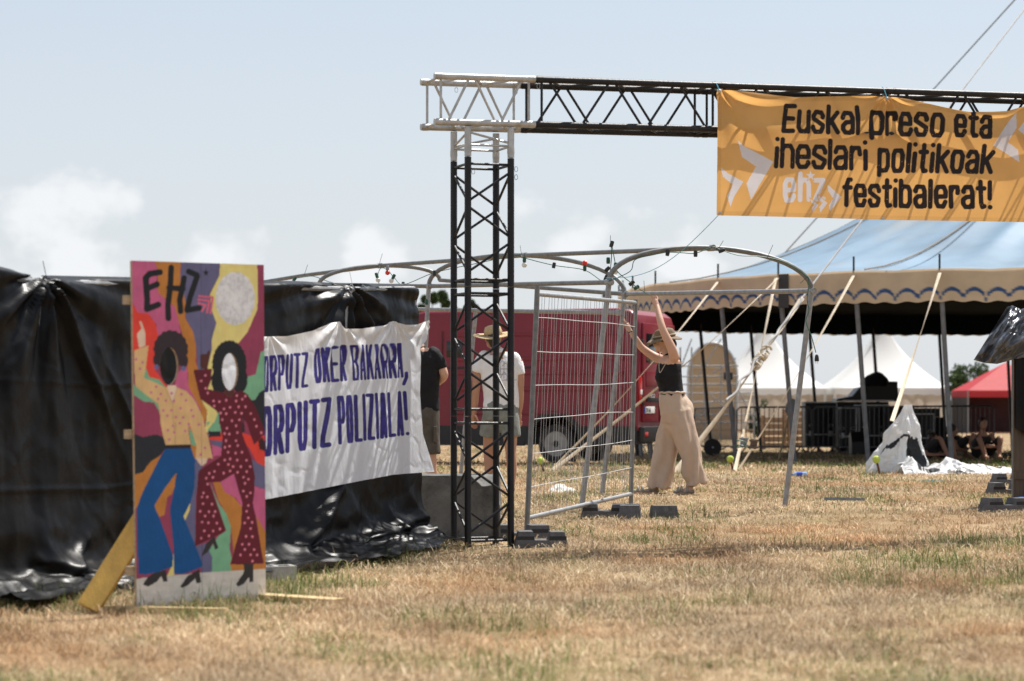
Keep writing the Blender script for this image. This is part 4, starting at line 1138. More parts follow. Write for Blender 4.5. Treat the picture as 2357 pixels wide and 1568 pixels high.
for u, v, y, m_, b_, an in ((867, 634, 26.2, M_socket_g, M_bulb_w, -.3), (862, 660, 26.3, M_plug, None, .3), (906, 637, 26.2, M_socket_g, M_bulb_w, .5), (892, 617, 26.3, M_galv, M_bulb_r, 0), (928, 655, 25.6, M_socket_g, None, 0),
                            (678, 643, 26.3, M_socket_g, None, .6), (1000, 629, 24.5, M_plug, None, 0), (1207, 598, 23.7, M_socket_g, M_bulb_w, 0), (1275, 611, 23.6, M_plug, None, .2), (1346, 618, 23.7, M_socket_g, M_bulb_r, math.pi),
                            (1417, 612, 21.15, M_socket_g, M_bulb_w, .1), (1400, 600, 21.4, M_socket_g, None, 0), (1398, 620, 21.5, M_plug, None, .8), (1408, 562, 21.2, M_plug, None, .3), (1454, 652, 21.4, M_plug, None, .9), (1465, 662, 22.4, M_socket_g, None, 1.0),
                            (1537, 582, 21.05, M_plug, None, .2), (1601, 584, 21.05, M_plug, None, 0), (1661, 577, 21.1, M_plug, None, 1.2), (1395, 640, 21.2, M_plug, None, .4), (982, 695, 23.6, M_socket_g, None, 0)):
    lamp(u, v, y, m_, b_, an)
pl = P(1880, 826, 21.2)
plug = MB().lathe(pl, [(.008, .04), (.017, .028), (.021, 0), (.021, -.02), (.018, -.024)], 10).build('plug', M_plug, festoon, 'auto')
for dx in (-.009, .009): rod('pin', pl + Vector((dx, 0, -.02)), pl + Vector((dx, 0, -.045)), .0028, M_alu, plug, 6)
for u, v, y, du, dv in ((1405, 568, 21.2, 0, -26), (1655, 570, 21.1, 10, -16), (1765, 596, 21.15, 14, -32), (1842, 652, 21.2, 18, -16), (700, 634, 26.4, 8, -24), (872, 612, 26.2, 8, -28), (1200, 585, 23.8, -3, -20), (1484, 672, 23.4, -2, -26)):
    rod('cable_tie', P(u, v, y), P(u + du, v + dv, y), .0024, M_black, festoon, 5)

# ------------------------------------------------------------------ people: lofted limbs melted into one skin
def melt(mb, voxel, smooth=6):
    me = mb.mesh('melt'); o = bpy.data.objects.new('melt', me); COL.objects.link(o)
    r = o.modifiers.new('r', 'REMESH'); r.mode = 'VOXEL'; r.voxel_size = voxel
    s = o.modifiers.new('s', 'SMOOTH'); s.iterations = smooth; s.factor = .5
    dg = bpy.context.evaluated_depsgraph_get()
    ev = o.evaluated_get(dg); m2 = ev.to_mesh()
    v = np.empty(len(m2.vertices)*3, np.float32); m2.vertices.foreach_get('co', v)
    nrm = np.empty(len(m2.vertices)*3, np.float32); m2.vertices.foreach_get('normal', nrm)
    q = np.empty(len(m2.loops), np.int32); m2.loops.foreach_get('vertex_index', q)
    tot = np.empty(len(m2.polygons), np.int32); m2.polygons.foreach_get('loop_total', tot)
    v = v.reshape(-1, 3).astype(float); nrm = nrm.reshape(-1, 3).astype(float)
    if (tot == 4).all(): faces = q.reshape(-1, 4)
    else:
        st_ = np.concatenate([[0], np.cumsum(tot)[:-1]]); faces = np.array([[q[a], q[a+1], q[a+2], q[a+min(3, t-1)]] for a, t in zip(st_, tot)])
    ev.to_mesh_clear(); bpy.data.objects.remove(o); bpy.data.meshes.remove(me)
    return v, nrm, faces
def melted(name, mb, voxel, m_, parent, smooth=6, folds=None, col=None):
    v, n, f = melt(mb, voxel, smooth)
    if folds is not None: v = v + n*folds(v)[:, None]
    c = None if col is None else col(v, n)
    return raw_mesh(name, v, f, m_, parent, c, True)
def limb(mb, pts, rx, ry=None, ref=(0, 1, 0), n=14, sub=4, flat=False):
    ps = smooth_pts([Vector(p) for p in pts], sub)
    k = len(pts) - 1
    idx = np.linspace(0, k, len(ps))
    rx_ = np.interp(idx, range(k+1), rx); ry_ = np.interp(idx, range(k+1), ry if ry is not None else rx)
    mb.tube(ps, list(rx_), n, ref=ref, ry=list(ry_))
    mb.ball(ps[0], (rx_[0]*.98, max(rx_[0], ry_[0])*.0 + min(rx_[0], ry_[0])*.98, min(rx_[0], ry_[0])*.98), 10, 8)
    if not flat: mb.ball(ps[-1], (min(rx_[-1], ry_[-1])*.98,)*3, 10, 8)
def hand(mb, wrist, palm, tips, thumb, r=.0085):
    """palm from the wrist to the knuckles, four fingers through a bent knuckle to their tips, thumb from the side of the palm"""
    wrist, palm = Vector(wrist), Vector(palm)
    limb(mb, [wrist, wrist.lerp(palm, .5), palm], [.024, .036, .038], [.022, .018, .015], ref=(tips[0][0] - tips[-1][0]), n=10, sub=2)
    for b, m1, t in tips:
        mb.tube([palm.lerp(b, .4), b, m1, t], [r*1.1, r*1.1, r, r*.8], 8); mb.ball(t, r*.85, 8, 6)
    mb.tube(thumb, [r*1.35, r*1.2, r*.95], 8); mb.ball(thumb[-1], r*.95, 8, 6)

M_skin = mat('skin', (.60, .36, .255), .5, var=.06, scale=9, spec=.35)
M_skin_tan = mat('tanned_skin', (.46, .25, .165), .5, var=.07, scale=9, spec=.35)
M_black_top = mat('black_cotton', (.013, .013, .015), .8, var=.25, scale=12, bump=.2, bscale=60, spec=.25)
M_trouser = mat('beige_crinkle_cotton', (.57, .435, .335), .85, var=.06, scale=14, bump=.5, bscale=150, spec=.15)
M_hat_brown = mat('brown_canvas_hat', (.19, .135, .08), .85, var=.2, scale=20, bump=.3, bscale=90)
M_hair_dark = mat('dark_brown_hair', (.035, .020, .013), .5, var=.4, scale=40)
M_specs = mat('black_spectacle_frame', (.008, .008, .009), .25, var=.1)
M_shoe_grey = mat('grey_sandal', (.33, .30, .25), .75, var=.25, scale=20)
M_tee_white = mat('white_cotton', None, .8, var=.04, scale=12, bump=.15, bscale=50, attr=True, spec=.2)
M_straw_hat = mat('straw_hat', (.52, .38, .21), .8, var=.25, scale=60, bump=.6, bscale=120)
M_denim = mat('washed_green_denim', (.22, .235, .215), .85, var=.25, scale=16, bump=.3, bscale=90)
M_cargo = mat('brown_cargo_cotton', (.085, .072, .058), .85, var=.25, scale=12, bump=.3, bscale=80)
M_boot = mat('brown_leather', (.16, .09, .055), .6, var=.25, scale=20)

# --- the woman holding up the frame
WY = 24.0
def W(u, v, dy=0.0): return P(u, v, WY + dy)
woman = root('person', onground(W(1545, 1130).x, WY)[:], 'woman in black top and wide beige trousers with both arms raised to the tube frame', 'person')
sk = MB()
# torso, neck, head
limb(sk, [W(1552, 955), W(1548, 905), W(1541, 860), W(1541, 832), W(1540, 818)], [.13, .112, .125, .12, .06], [.155, .135, .15, .165, .10], ref=(1, 0, 0))
limb(sk, [W(1541, 826), W(1534, 812), W(1529, 800)], [.055, .046, .048], ref=(1, 0, 0), n=10)
hd = W(1527, 787)
tilt = Matrix.Rotation(R(-14), 3, 'Y')
sk.ball(hd + Vector((.012, 0, .02)), (.096, .074, .098), 18, 14, rot=tilt)
sk.ball(hd + Vector((-.032, 0, -.045)), (.058, .056, .062), 14, 10, rot=tilt)             # jaw and cheeks
sk.ball(hd + Vector((-.066, 0, -.085)), (.020, .024, .018), 10, 8)                          # chin
sk.ball(hd + Vector((-.086, 0, -.052)), (.010, .020, .013), 10, 8)                          # lips
sk.tube([hd + Vector((-.080, 0, .012)), hd + Vector((-.097, 0, -.016)), hd + Vector((-.104, 0, -.030)), hd + Vector((-.084, 0, -.036))], [.009, .011, .013, .008], 8)
for s in (-1, 1):
    sk.ball(hd + Vector((-.076, s*.028, -.002)), (.014, .018, .011), 8, 6)
    sk.ball(hd + Vector((.012, s*.075, -.012)), (.014, .010, .028), 8, 6)
# near arm, raised to the rail
limb(sk, [W(1552, 822, -.15), W(1545, 800, -.20), W(1527, 762, -.20), W(1519, 735, -.15), W(1513, 706, -.06)], [.062, .052, .041, .037, .024], [.055, .050, .041, .037, .025], ref=(0, 1, 0))
hv = W(1511, 700, -.045)
hand(sk, W(1513, 708, -.06), W(1506, 690, -.04), [[W(1509 - 4*i*.9, 682, -.035 - .004*i), W(1508 - 4*i*.9, 672.5, .0), W(1507 - 4*i*.9, 678, .045)] for i in range(4)], [W(1509, 697, -.03), W(1514, 688, .005), W(1511, 681, .03)])
# far arm, out to the leg of the frame
limb(sk, [W(1530, 830, .15), W(1508, 822, .20), W(1479, 802, .20), W(1464, 782, .16), W(1450, 761, .08)], [.056, .048, .039, .035, .023], ref=(0, 1, 0))
hand(sk, W(1450, 762, .08), W(1441, 746, .05), [[W(1434, 743 - 5*i, .02), W(1428, 741 - 5*i, .0), W(1429.5, 739 - 5*i, -.035)] for i in range(4)], [W(1445, 752, .04), W(1440, 742, .0), W(1435, 737, -.035)])
# feet and ankles
for (ax, av, tx, tv, dy) in ((1508, 1120, 1462, 1135, .10), (1588, 1118, 1556, 1137, -.10)):
    limb(sk, [W(ax + 6, av - 60, dy), W(ax, av, dy), W(ax - 4, av + 10, dy), W(tx + 8, tv - 1, dy), W(tx, tv, dy)], [.05, .040, .040, .026, .016], [.05, .040, .042, .042, .034], ref=(0, 0, 1), n=10)
body = melted('body', sk, .0065, M_skin, woman, 5)
# top
tp = MB()
limb(tp, [W(1547, 922), W(1544, 890), W(1539, 866), W(1541, 846), W(1545, 832)], [.132, .128, .142, .132, .112], [.155, .150, .165, .165, .150], ref=(1, 0, 0), n=20)
for s, dy in ((-1, -.075), (1, .075)):
    tp.ball(W(1521, 868, dy), (.062, .066, .064), 14, 10)
    tp.tube([W(1528, 846, dy), W(1536, 828, dy*1.1), W(1545, 820, dy*1.1), W(1554, 834, dy)], [.014, .013, .013, .014], 8)
def top_folds(v): return .004*fbm(v[:, 0]*22, v[:, 1]*14, v[:, 2]*34, 3, 3)
melted('vest_top', tp, .008, M_black_top, woman, 5, top_folds)
# wide trousers
tr = MB()
limb(tr, [W(1547, 906), W(1548, 922), W(1556, 948), W(1556, 975)], [.130, .150, .178, .160], [.155, .172, .190, .175], ref=(1, 0, 0), n=20)
limb(tr, [W(1552, 950, .06), W(1543, 1000, .09), W(1527, 1060, .10), W(1519, 1108, .10), W(1518, 1124, .10)], [.138, .134, .136, .142, .146], [.125, .12, .115, .125, .128], ref=(1, 0, 0), n=20, flat=True)
limb(tr, [W(1562, 950, -.07), W(1576, 1000, -.10), W(1591, 1060, -.11), W(1599, 1102, -.11), W(1602, 1116, -.11)], [.140, .122, .112, .108, .108], [.13, .12, .115, .11, .11], ref=(1, 0, 0), n=20, flat=True)
def tr_folds(v):
    h = np.clip((1.05 - v[:, 2])/.9, 0, 1)
    return .017*np.sin(v[:, 0]*40 + 8*fbm(v[:, 0]*3, v[:, 1]*3, v[:, 2]*1.6, 2, 6))*(.25 + .75*h) + .018*fbm(v[:, 0]*8, v[:, 1]*8, v[:, 2]*3, 3, 9) + .006*np.sin(v[:, 0]*95 + 3*v[:, 2])*np.clip((v[:, 2] - 1.0)/.15, 0, 1)
melted('trousers', tr, .010, M_trouser, woman, 5, tr_folds)
wb = MB()
ring = [W(1547, 904) + Vector((.131*math.cos(a), .155*math.sin(a), .004*math.sin(a*9))) for a in np.linspace(0, 2*math.pi, 40, endpoint=False)]
wb.tube(ring, .013, 8, closed=True); wb.build('waistband', M_trouser, woman, True, fix=False)
hat = MB()
Rh = Matrix.Rotation(R(-9), 3, 'Y')
hc = hd + Vector((.016, 0, .052))
prof = [(.112, -.012), (.112, .01), (.108, .05), (.092, .078), (.05, .092), (.004, .094)]
for i, (r_, z_) in enumerate(prof): pass
hat.lathe(hc, prof, 24, rot=Rh)
ho = hat.build('sun_hat', M_hat_brown, woman, True)
br_ = MB(); rows = []
for k, (f, dz) in enumerate(((1.0, 0), (1.30, -.012), (1.62, -.034), (1.60, -.040), (1.28, -.018), (1.0, -.006))):
    for j in range(28):
        a = 2*math.pi*j/28
        ex = 1.18 if math.cos(a) < 0 else 1.0
        rows.append(hc + Rh @ Vector((.110*f*math.cos(a)*(ex if f > 1 else 1), .110*f*math.sin(a)*.96, -.008 + dz + (.010*math.sin(a*3) if f > 1.2 else 0))))
br_.add(rows, [(i*28+j, i*28+(j+1) % 28, ((i+1) % 6)*28+(j+1) % 28, ((i+1) % 6)*28+j) for i in range(6) for j in range(28)])
br_.build('brim', M_hat_brown, ho, True)
MB().tube([hc + Rh @ Vector((.1145*math.cos(a), .1145*math.sin(a), .012)) for a in np.linspace(0, 2*math.pi, 30, endpoint=False)], .008, 6, closed=True).build('hat_band', mat('pale_hat_band', (.42, .35, .25), .8), ho, True, fix=False)
hr = MB()
hr.ball(hd + Vector((.045, 0, .0)), (.068, .072, .070), 14, 10)
limb(hr, [hd + Vector((.085, 0, .01)), hd + Vector((.105, 0, -.03)), hd + Vector((.095, 0, -.075))], [.045, .04, .018], n=10)
melted('hair', hr, .009, M_hair_dark, woman, 3, lambda v: .004*vnoise(v[:, 0]*70, v[:, 1]*70, v[:, 2]*16, 5))
sp = MB()
for s in (-1, 1):
    c = hd + Vector((-.100, s*.034, .000))
    sp.tube([c + Vector((.006*math.cos(a)*s*0, .026*math.cos(a), .024*math.sin(a))) for a in np.linspace(0, 2*math.pi, 16, endpoint=False)], .0038, 6, closed=True)
    sp.tube([c + Vector((.0, s*.026, .006)), hd + Vector((-.05, s*.078, .006)), hd + Vector((.02, s*.082, .0))], .0034, 6)
sp.tube([hd + Vector((-.102, -.009, .006)), hd + Vector((-.106, 0, .010)), hd + Vector((-.102, .009, .006))], .0032, 6)
sp.build('spectacles', M_specs, woman, True, fix=False)
pipe('hat_cord', smooth_pts([W(1519, 800, -.07), W(1517, 825, -.10), W(1517, 848, -.12), W(1519, 858, -.13), W(1526, 848, -.14), W(1535, 830, -.14), W(1542, 806, -.09)]), .0038, M_rope, woman, 6)
MB().tube([W(1451.5, 764, .085) + Vector((.027*math.cos(a), .027*math.sin(a), .012*math.cos(a))) for a in np.linspace(0, 2*math.pi, 16, endpoint=False)], .005, 6, closed=True).build('bracelet', M_black, woman, True, fix=False)
MB().tube([W(1514.5, 714, -.07) + Vector((.029*math.cos(a), .029*math.sin(a), .010*math.cos(a))) for a in np.linspace(0, 2*math.pi, 16, endpoint=False)], .0025, 6, closed=True).build('bracelet', M_alu, woman, True, fix=False)
for (ax, tx, dy) in ((1506, 1458, .10), (1588, 1553, -.10)):
    s_ = MB(); a, t = W(ax + 6, 1138, dy), W(tx, 1138, dy); a.z = t.z = gz(WY) + .028
    limb(s_, [a, a.lerp(t, .5), t], [.024, .022, .018], [.042, .048, .040], ref=(0, 0, 1), n=12)
    for f in (.30, .62, .80):
        c = a.lerp(t, f); hgt = .072 - .035*f
        s_.tube([c + Vector((0, .045*math.cos(x), hgt*math.sin(x))) for x in np.linspace(0, math.pi, 9)], .013, 6)
    s_.build('shoe', M_shoe_grey, woman, True)

# --- the man in the straw hat, seen from behind
MY = 24.4
def Q(u, v, dy=0.0): return P(u, v, MY + dy)
man = root('person', onground(Q(1150, 1130).x, MY)[:], 'man in white t-shirt and straw hat seen from behind through the truss tower', 'person')
sk = MB()
limb(sk, [Q(1153, 960), Q(1153, 920), Q(1150, 870), Q(1148, 830), Q(1146, 812)], [.17, .155, .18, .19, .10], [.11, .10, .125, .115, .07], ref=(1, 0, 0))
limb(sk, [Q(1146, 818), Q(1140, 800), Q(1137, 785)], [.062, .056, .056], n=10)
hh = Q(1135, 779)
sk.ball(hh + Vector((0, .01, .02)), (.078, .098, .105), 16, 12); sk.ball(hh + Vector((-.015, .045, -.055)), (.058, .062, .055), 12, 10)
sk.tube([hh + Vector((-.02, .10, .0)), hh + Vector((-.025, .122, -.03)), hh + Vector((-.02, .10, -.038))], [.01, .014, .009], 8)
for s in (-1, 1): sk.ball(hh + Vector((s*.078, .0, -.01)), (.010, .018, .032), 8, 6)
limb(sk, [Q(1106, 830), Q(1098, 860), Q(1096, 892, .0), Q(1093, 925, .03), Q(1091, 952, .05)], [.062, .052, .043, .040, .027])
hand(sk, Q(1091, 952, .05), Q(1090, 968, .06), [[Q(1085 + 4*i, 973, .05 + .01*i), Q(1085.5 + 4*i, 981 + (i % 2), .06 + .01*i), Q(1088 + 3.4*i, 988 - abs(i-1.5)*2, .07 + .01*i)] for i in range(4)], [Q(1094, 957, .02), Q(1100, 968, .02), Q(1100, 977, .03)])
limb(sk, [Q(1190, 834), Q(1196, 865), Q(1197, 895), Q(1197, 925, .03), Q(1195, 950, .06)], [.062, .052, .043, .039, .027])
hand(sk, Q(1195, 950, .06), Q(1194, 966, .07), [[Q(1189 + 4*i, 971, .06 + .01*i), Q(1188.5 + 4*i, 979, .07 + .01*i), Q(1188 + 3.4*i, 985 - abs(i-1.5)*2, .09 + .01*i)] for i in range(4)], [Q(1191, 955, .03), Q(1186, 965, .05), Q(1186, 973, .07)])
for (hx, kx, fx, dy, ty) in ((1133, 1125, 1122, .10, .16), (1172, 1176, 1176, -.08, .0)):
    limb(sk, [Q(hx, 955, dy*.3), Q((hx+kx)/2, 1000, dy*.6), Q(kx, 1042, dy), Q(kx + 2, 1080, dy), Q(fx, 1122, dy)], [.10, .080, .058, .056, .036], ref=(1, 0, 0))
    limb(sk, [Q(fx, 1120, dy), Q(fx, 1133, dy - .03), Q(fx - 2, 1133, dy + .16)], [.036, .036, .030], n=10)
melted('body', sk, .0068, M_skin_tan, man, 5)
te = MB()
limb(te, [Q(1154, 938), Q(1154, 915), Q(1151, 875), Q(1148, 836), Q(1146, 815)], [.195, .190, .205, .215, .115], [.135, .130, .145, .130, .078], ref=(1, 0, 0), n=22)
limb(te, [Q(1115, 824), Q(1104, 842), Q(1100, 858)], [.082, .078, .070], n=14, flat=True); limb(te, [Q(1182, 826), Q(1192, 848), Q(1195, 862)], [.082, .078, .068], n=14, flat=True)
def tee_col(v, n):
    c = np.zeros((len(v), 3)); c[:] = (.80, .80, .81)
    b = n[:, 1] < -.3
    X, Zz = (v[:, 0]*F/MY + UC - 1151)/100, (VH - (v[:, 2] - CAMZ)*F/MY*-1*-1 - 0)
    Vv = VH - (v[:, 2] - CAMZ)*F/(MY - .12); Uu = UC + v[:, 0]*F/(MY - .12)
    cov = np.zeros(len(v))
    lines = [[(1151, 837), (1153, 872)], [(1160, 832), (1160, 872)], [(1168, 838), (1167, 876)], [(1176, 842), (1175, 874)], [(1151, 850), (1180, 848)], [(1150, 862), (1182, 861)], [(1154, 876), (1190, 874)],
             [(1156, 843), (1163, 836), (1172, 840), (1180, 834)], [(1152, 870), (1160, 856), (1170, 868), (1180, 855)], [(1150, 838), (1156, 830), (1162, 836)]]
    for L_ in lines: cov = np.maximum(cov, stroke_cov(Uu, Vv, L_, .75, 1.0))
    cov = cov*b*.75
    return c*(1-cov[:, None]) + np.array([.06, .06, .11])*cov[:, None]
melted('t_shirt', te, .0085, M_tee_white, man, 4, lambda v: .008*fbm(v[:, 0]*7, v[:, 1]*7, v[:, 2]*12, 3, 4) + .004*np.sin(v[:, 0]*30 + v[:, 2]*22), tee_col)
sh = MB()
limb(sh, [Q(1153, 930), Q(1153, 950), Q(1153, 968)], [.185, .198, .185], [.135, .148, .14], ref=(1, 0, 0), n=20)
limb(sh, [Q(1136, 955, .03), Q(1128, 985, .05), Q(1125, 1004, .07)], [.115, .110, .105], n=16, flat=True); limb(sh, [Q(1170, 955, -.02), Q(1175, 985, -.04), Q(1177, 1006, -.05)], [.115, .108, .102], n=16, flat=True)
melted('shorts', sh, .009, M_denim, man, 4, lambda v: .009*fbm(v[:, 0]*10, v[:, 1]*10, v[:, 2]*6, 3, 14))
hb2 = MB(); hcc = hh + Vector((0, .0, .045)); Rt = Matrix.Rotation(R(-4), 3, 'Y') @ Matrix.Rotation(R(10), 3, 'X')
hb2.lathe(hcc, [(.100, -.01), (.098, .03), (.085, .075), (.05, .092), (.004, .096)], 22, rot=Rt)
sho = hb2.build('straw_hat', M_straw_hat, man, True)
rows = []
for f, dz in ((1.0, -.005), (1.6, -.012), (2.18, -.004), (2.2, -.010), (1.6, -.020), (1.0, -.012)):
    for j in range(30):
        a = 2*math.pi*j/30
        rows.append(hcc + Rt @ Vector((.100*f*math.cos(a), .100*f*math.sin(a), dz + (.02*math.cos(2*a)*(f-1)*.6))))
MB().add(rows, [(i*30+j, i*30+(j+1) % 30, ((i+1) % 6)*30+(j+1) % 30, ((i+1) % 6)*30+j) for i in range(6) for j in range(30)]).build('brim', M_straw_hat, sho, True)
hr = MB(); hr.ball(hh + Vector((0, -.01, .015)), (.084, .098, .085), 14, 10); limb(hr, [hh + Vector((0, -.07, -.01)), hh + Vector((0, -.062, -.06))], [.06, .045], n=10)
melted('hair', hr, .009, M_hair_dark, man, 3, lambda v: .004*vnoise(v[:, 0]*70, v[:, 1]*70, v[:, 2]*16, 5))
for fx, dy in ((1122, .10), (1176, -.08)):
    s_ = MB(); c = Q(fx, 1134, dy); c.z = gz(MY) + .03
    limb(s_, [c + Vector((0, -.04, .012)), c + Vector((0, .08, .01)), c + Vector((-.01, .18, 0))], [.040, .046, .038], [.045, .036, .026], ref=(1, 0, 0), n=12)
    s_.build('shoe', M_boot, man, True)

# --- the man in the black t-shirt, half hidden by the banner
KY = 24.7
def K(u, v, dy=0.0): return P(u, v, KY + dy)
man2 = root('person', onground(K(972, 1130).x, KY)[:], 'man in black t-shirt and brown cargo shorts half hidden behind the white banner', 'person')
sk = MB()
limb(sk, [K(972, 955), K(970, 910), K(968, 860), K(967, 822), K(966, 802)], [.17, .16, .185, .185, .10], [.12, .115, .13, .12, .07], ref=(1, 0, 0))
limb(sk, [K(966, 806), K(962, 792), K(958, 778)], [.062, .056, .056], n=10)
h3 = K(955, 768)
sk.ball(h3 + Vector((0, .02, .02)), (.078, .098, .105), 16, 12); sk.ball(h3 + Vector((-.01, .055, -.055)), (.058, .062, .055), 12, 10)
sk.tube([h3 + Vector((0, .11, .0)), h3 + Vector((0, .135, -.03)), h3 + Vector((0, .11, -.038))], [.01, .014, .009], 8)
for s in (-1, 1): sk.ball(h3 + Vector((s*.078, .0, -.01)), (.010, .018, .032), 8, 6)
limb(sk, [K(1005, 822), K(1016, 846), K(1022, 866, .0), K(1008, 880, .14), K(996, 886, .24)], [.062, .054, .046, .042, .028])
hand(sk, K(996, 886, .24), K(990, 886, .31), [[K(988, 880 + 4*i, .35), K(985, 880 + 4*i, .39), K(981, 882 + 4*i, .40)] for i in range(4)], [K(992, 881, .28), K(988, 875, .32), K(985, 873, .36)])
limb(sk, [K(930, 822), K(920, 846), K(917, 868, .0), K(928, 882, .14), K(940, 888, .24)], [.062, .054, .046, .042, .028])
hand(sk, K(940, 888, .24), K(946, 888, .31), [[K(948, 882 + 4*i, .35), K(951, 882 + 4*i, .39), K(955, 884 + 4*i, .40)] for i in range(4)], [K(944, 883, .28), K(948, 877, .32), K(951, 875, .36)])
for hx, fx, dy in ((952, 948, .05), (990, 994, -.03)):
    limb(sk, [K(hx, 955), K(hx, 1000, dy), K((hx+fx)/2, 1045, dy), K(fx, 1085, dy), K(fx, 1122, dy)], [.10, .082, .060, .056, .038], ref=(1, 0, 0))
    limb(sk, [K(fx, 1120, dy), K(fx, 1133, dy), K(fx, 1133, dy + .17)], [.038, .036, .030], n=10)
melted('body', sk, .0075, M_skin, man2, 5)
te = MB()
limb(te, [K(972, 946), K(971, 915), K(969, 870), K(967, 826), K(966, 806)], [.192, .186, .205, .215, .115], [.135, .13, .145, .13, .08], ref=(1, 0, 0), n=22)
limb(te, [K(996, 816), K(1009, 834), K(1015, 850)], [.085, .080, .070], n=14, flat=True); limb(te, [K(938, 816), K(926, 834), K(920, 850)], [.085, .080, .070], n=14, flat=True)
melted('t_shirt', te, .010, M_black_top, man2, 4, lambda v: .009*fbm(v[:, 0]*7, v[:, 1]*7, v[:, 2]*12, 3, 5))
sh = MB()
limb(sh, [K(972, 938), K(972, 960), K(972, 975)], [.182, .195, .185], [.135, .148, .14], ref=(1, 0, 0), n=20)
limb(sh, [K(954, 965, .02), K(950, 1010, .04), K(949, 1046, .05)], [.115, .108, .100], n=16, flat=True); limb(sh, [K(988, 965, -.01), K(991, 1010, -.02), K(993, 1046, -.03)], [.115, .108, .100], n=16, flat=True)
so = melted('cargo_shorts', sh, .010, M_cargo, man2, 4, lambda v: .010*fbm(v[:, 0]*9, v[:, 1]*9, v[:, 2]*6, 3, 15))
MB().box(K(1000, 1000, -.11), (.03, .10, .17), Matrix.Rotation(R(15), 3, 'Z'), bevel=.01).build('pocket', M_cargo, so)
hr = MB(); hr.ball(h3 + Vector((0, -.0, .03)), (.086, .102, .092), 14, 10); limb(hr, [h3 + Vector((0, -.06, -.01)), h3 + Vector((0, -.055, -.06))], [.06, .045], n=10)
melted('hair', hr, .010, M_hair_dark, man2, 3)
for fx, dy in ((948, .05), (994, -.03)):
    s_ = MB(); c = K(fx, 1134, dy); c.z = gz(KY) + .035
    limb(s_, [c + Vector((0, -.04, .012)), c + Vector((0, .08, .01)), c + Vector((0, .19, 0))], [.040, .046, .038], [.045, .038, .028], ref=(1, 0, 0), n=12)
    s_.build('shoe', M_boot, man2, True)

# ------------------------------------------------------------------ red panel van
M_red = mat('red_van_paint', (.19, .008, .022), .38, 0, var=.10, scale=2, spec=.5, bump=.03, bscale=5, dirt=(.20, .05, .05), dirt_at=.62, dirt_scale=1.2)
M_van_black = mat('black_van_plastic', (.016, .016, .018), .55, var=.2, scale=8)
M_tyre = mat('tyre_rubber', (.030, .029, .028), .85, var=.3, scale=14, dirt=(.13, .11, .09), dirt_at=.55, dirt_scale=6)
M_rim = mat('pale_steel_rim', (.30, .29, .27), .5, .3, var=.2, scale=9, dirt=(.20, .17, .14), dirt_at=.55, dirt_scale=5)
M_glass_dark = mat('dark_window_glass', (.012, .014, .016), .08, var=.1)
M_tail_red = mat('red_lamp_lens', (.50, .012, .012), .2, var=.1)
M_plate = mat('number_plate_white', (.80, .80, .78), .4, var=.03)
M_plate_blue = mat('number_plate_blue', (.02, .10, .48), .4, var=.03)
M_chrome = mat('chrome_letters', (.62, .62, .62), .25, .7, var=.05)
VPH = R(22)
vf = Vector((-math.cos(VPH), math.sin(VPH), 0)); vr = Vector((math.sin(VPH), math.cos(VPH), 0)); vn = -vf
V0 = P(1468, 1076, 37.7); V0.z = gz(37.7); VS = 1.055
def VV(x, y, z): return V0 + (vf*x + vr*y + Vector((0, 0, z)))*VS       # x to the front, y across, z up
van = root('delivery_van', VV(2.6, 1, 0)[:], 'dark red delivery van parked behind the wire panel, rear doors to the right', 'van')
def arc(cx, cz, r, a0, a1, n=12): return [(cx + r*math.cos(a), cz + r*math.sin(a)) for a in np.linspace(a0, a1, n)]
RW, FW = 1.40, 4.72
prof = [(.0, .60), (.0, 1.0), (0.0, 2.22), (.05, 2.38), (.16, 2.46), (.4, 2.49), (3.7, 2.49), (4.1, 2.42), (4.35, 2.22), (4.85, 1.5), (5.5, 1.22), (5.66, .95), (5.66, .55), (5.25, .55)] + arc(FW, .36, .46, .43, math.pi - .43) + [(4.2, .55), (1.95, .55)] + arc(RW, .36, .46, .43, math.pi - .43) + [(.0, .55)]
bm = bmesh.new()
fv = [bm.verts.new((x, 0, z)) for x, z in prof]; bm.faces.new(fv)
ex = bmesh.ops.extrude_face_region(bm, geom=bm.faces[:])
for q in [g for g in ex['geom'] if isinstance(g, bmesh.types.BMVert)]: q.co.y = 1.96
roof_e = [e for e in bm.edges if abs(e.verts[0].co.y - e.verts[1].co.y) < .01 and min(e.verts[0].co.z, e.verts[1].co.z) > 2.2 or (abs(e.verts[0].co.y - e.verts[1].co.y) < .01 and max(e.verts[0].co.x, e.verts[1].co.x) < .01)]
bmesh.ops.bevel(bm, geom=roof_e, offset=.10, segments=4, affect='EDGES', profile=.6)
for q in bm.verts:
    k = max(0, q.co.z - 1.0)*.045
    q.co.y = .98 + (q.co.y - .98)*(1 - k)
    p = VV(q.co.x, q.co.y, q.co.z); q.co = p
bmesh.ops.recalc_face_normals(bm, faces=bm.faces)
me = bpy.data.meshes.new('body'); bm.to_mesh(me); bm.free()
vbody = link_mesh('body', me, M_red, van, True); me.set_sharp_from_angle(angle=R(35))
def side_y(z): return .98*(max(0, z - 1.0)*.045)
def vbox(name, x0, x1, z0, z1, proud, m_, parent, bevel=.008, y=None):
    yc = side_y((z0+z1)/2) if y is None else y
    return MB().box(VV((x0+x1)/2, yc - proud/2 + .004, (z0+z1)/2), (x1-x0, proud + .008, z1-z0), Matrix((vf, vr, (0, 0, 1))).transposed(), bevel=bevel).build(name, m_, parent, 'auto')
for z0, z1 in ((.80, .83), (1.18, 1.22), (1.44, 1.47), (1.66, 1.70), (2.06, 2.09)):
    vbox('pressed_rib', .16, 3.3, z0, z1 + .02, .022, M_red, van, .015)
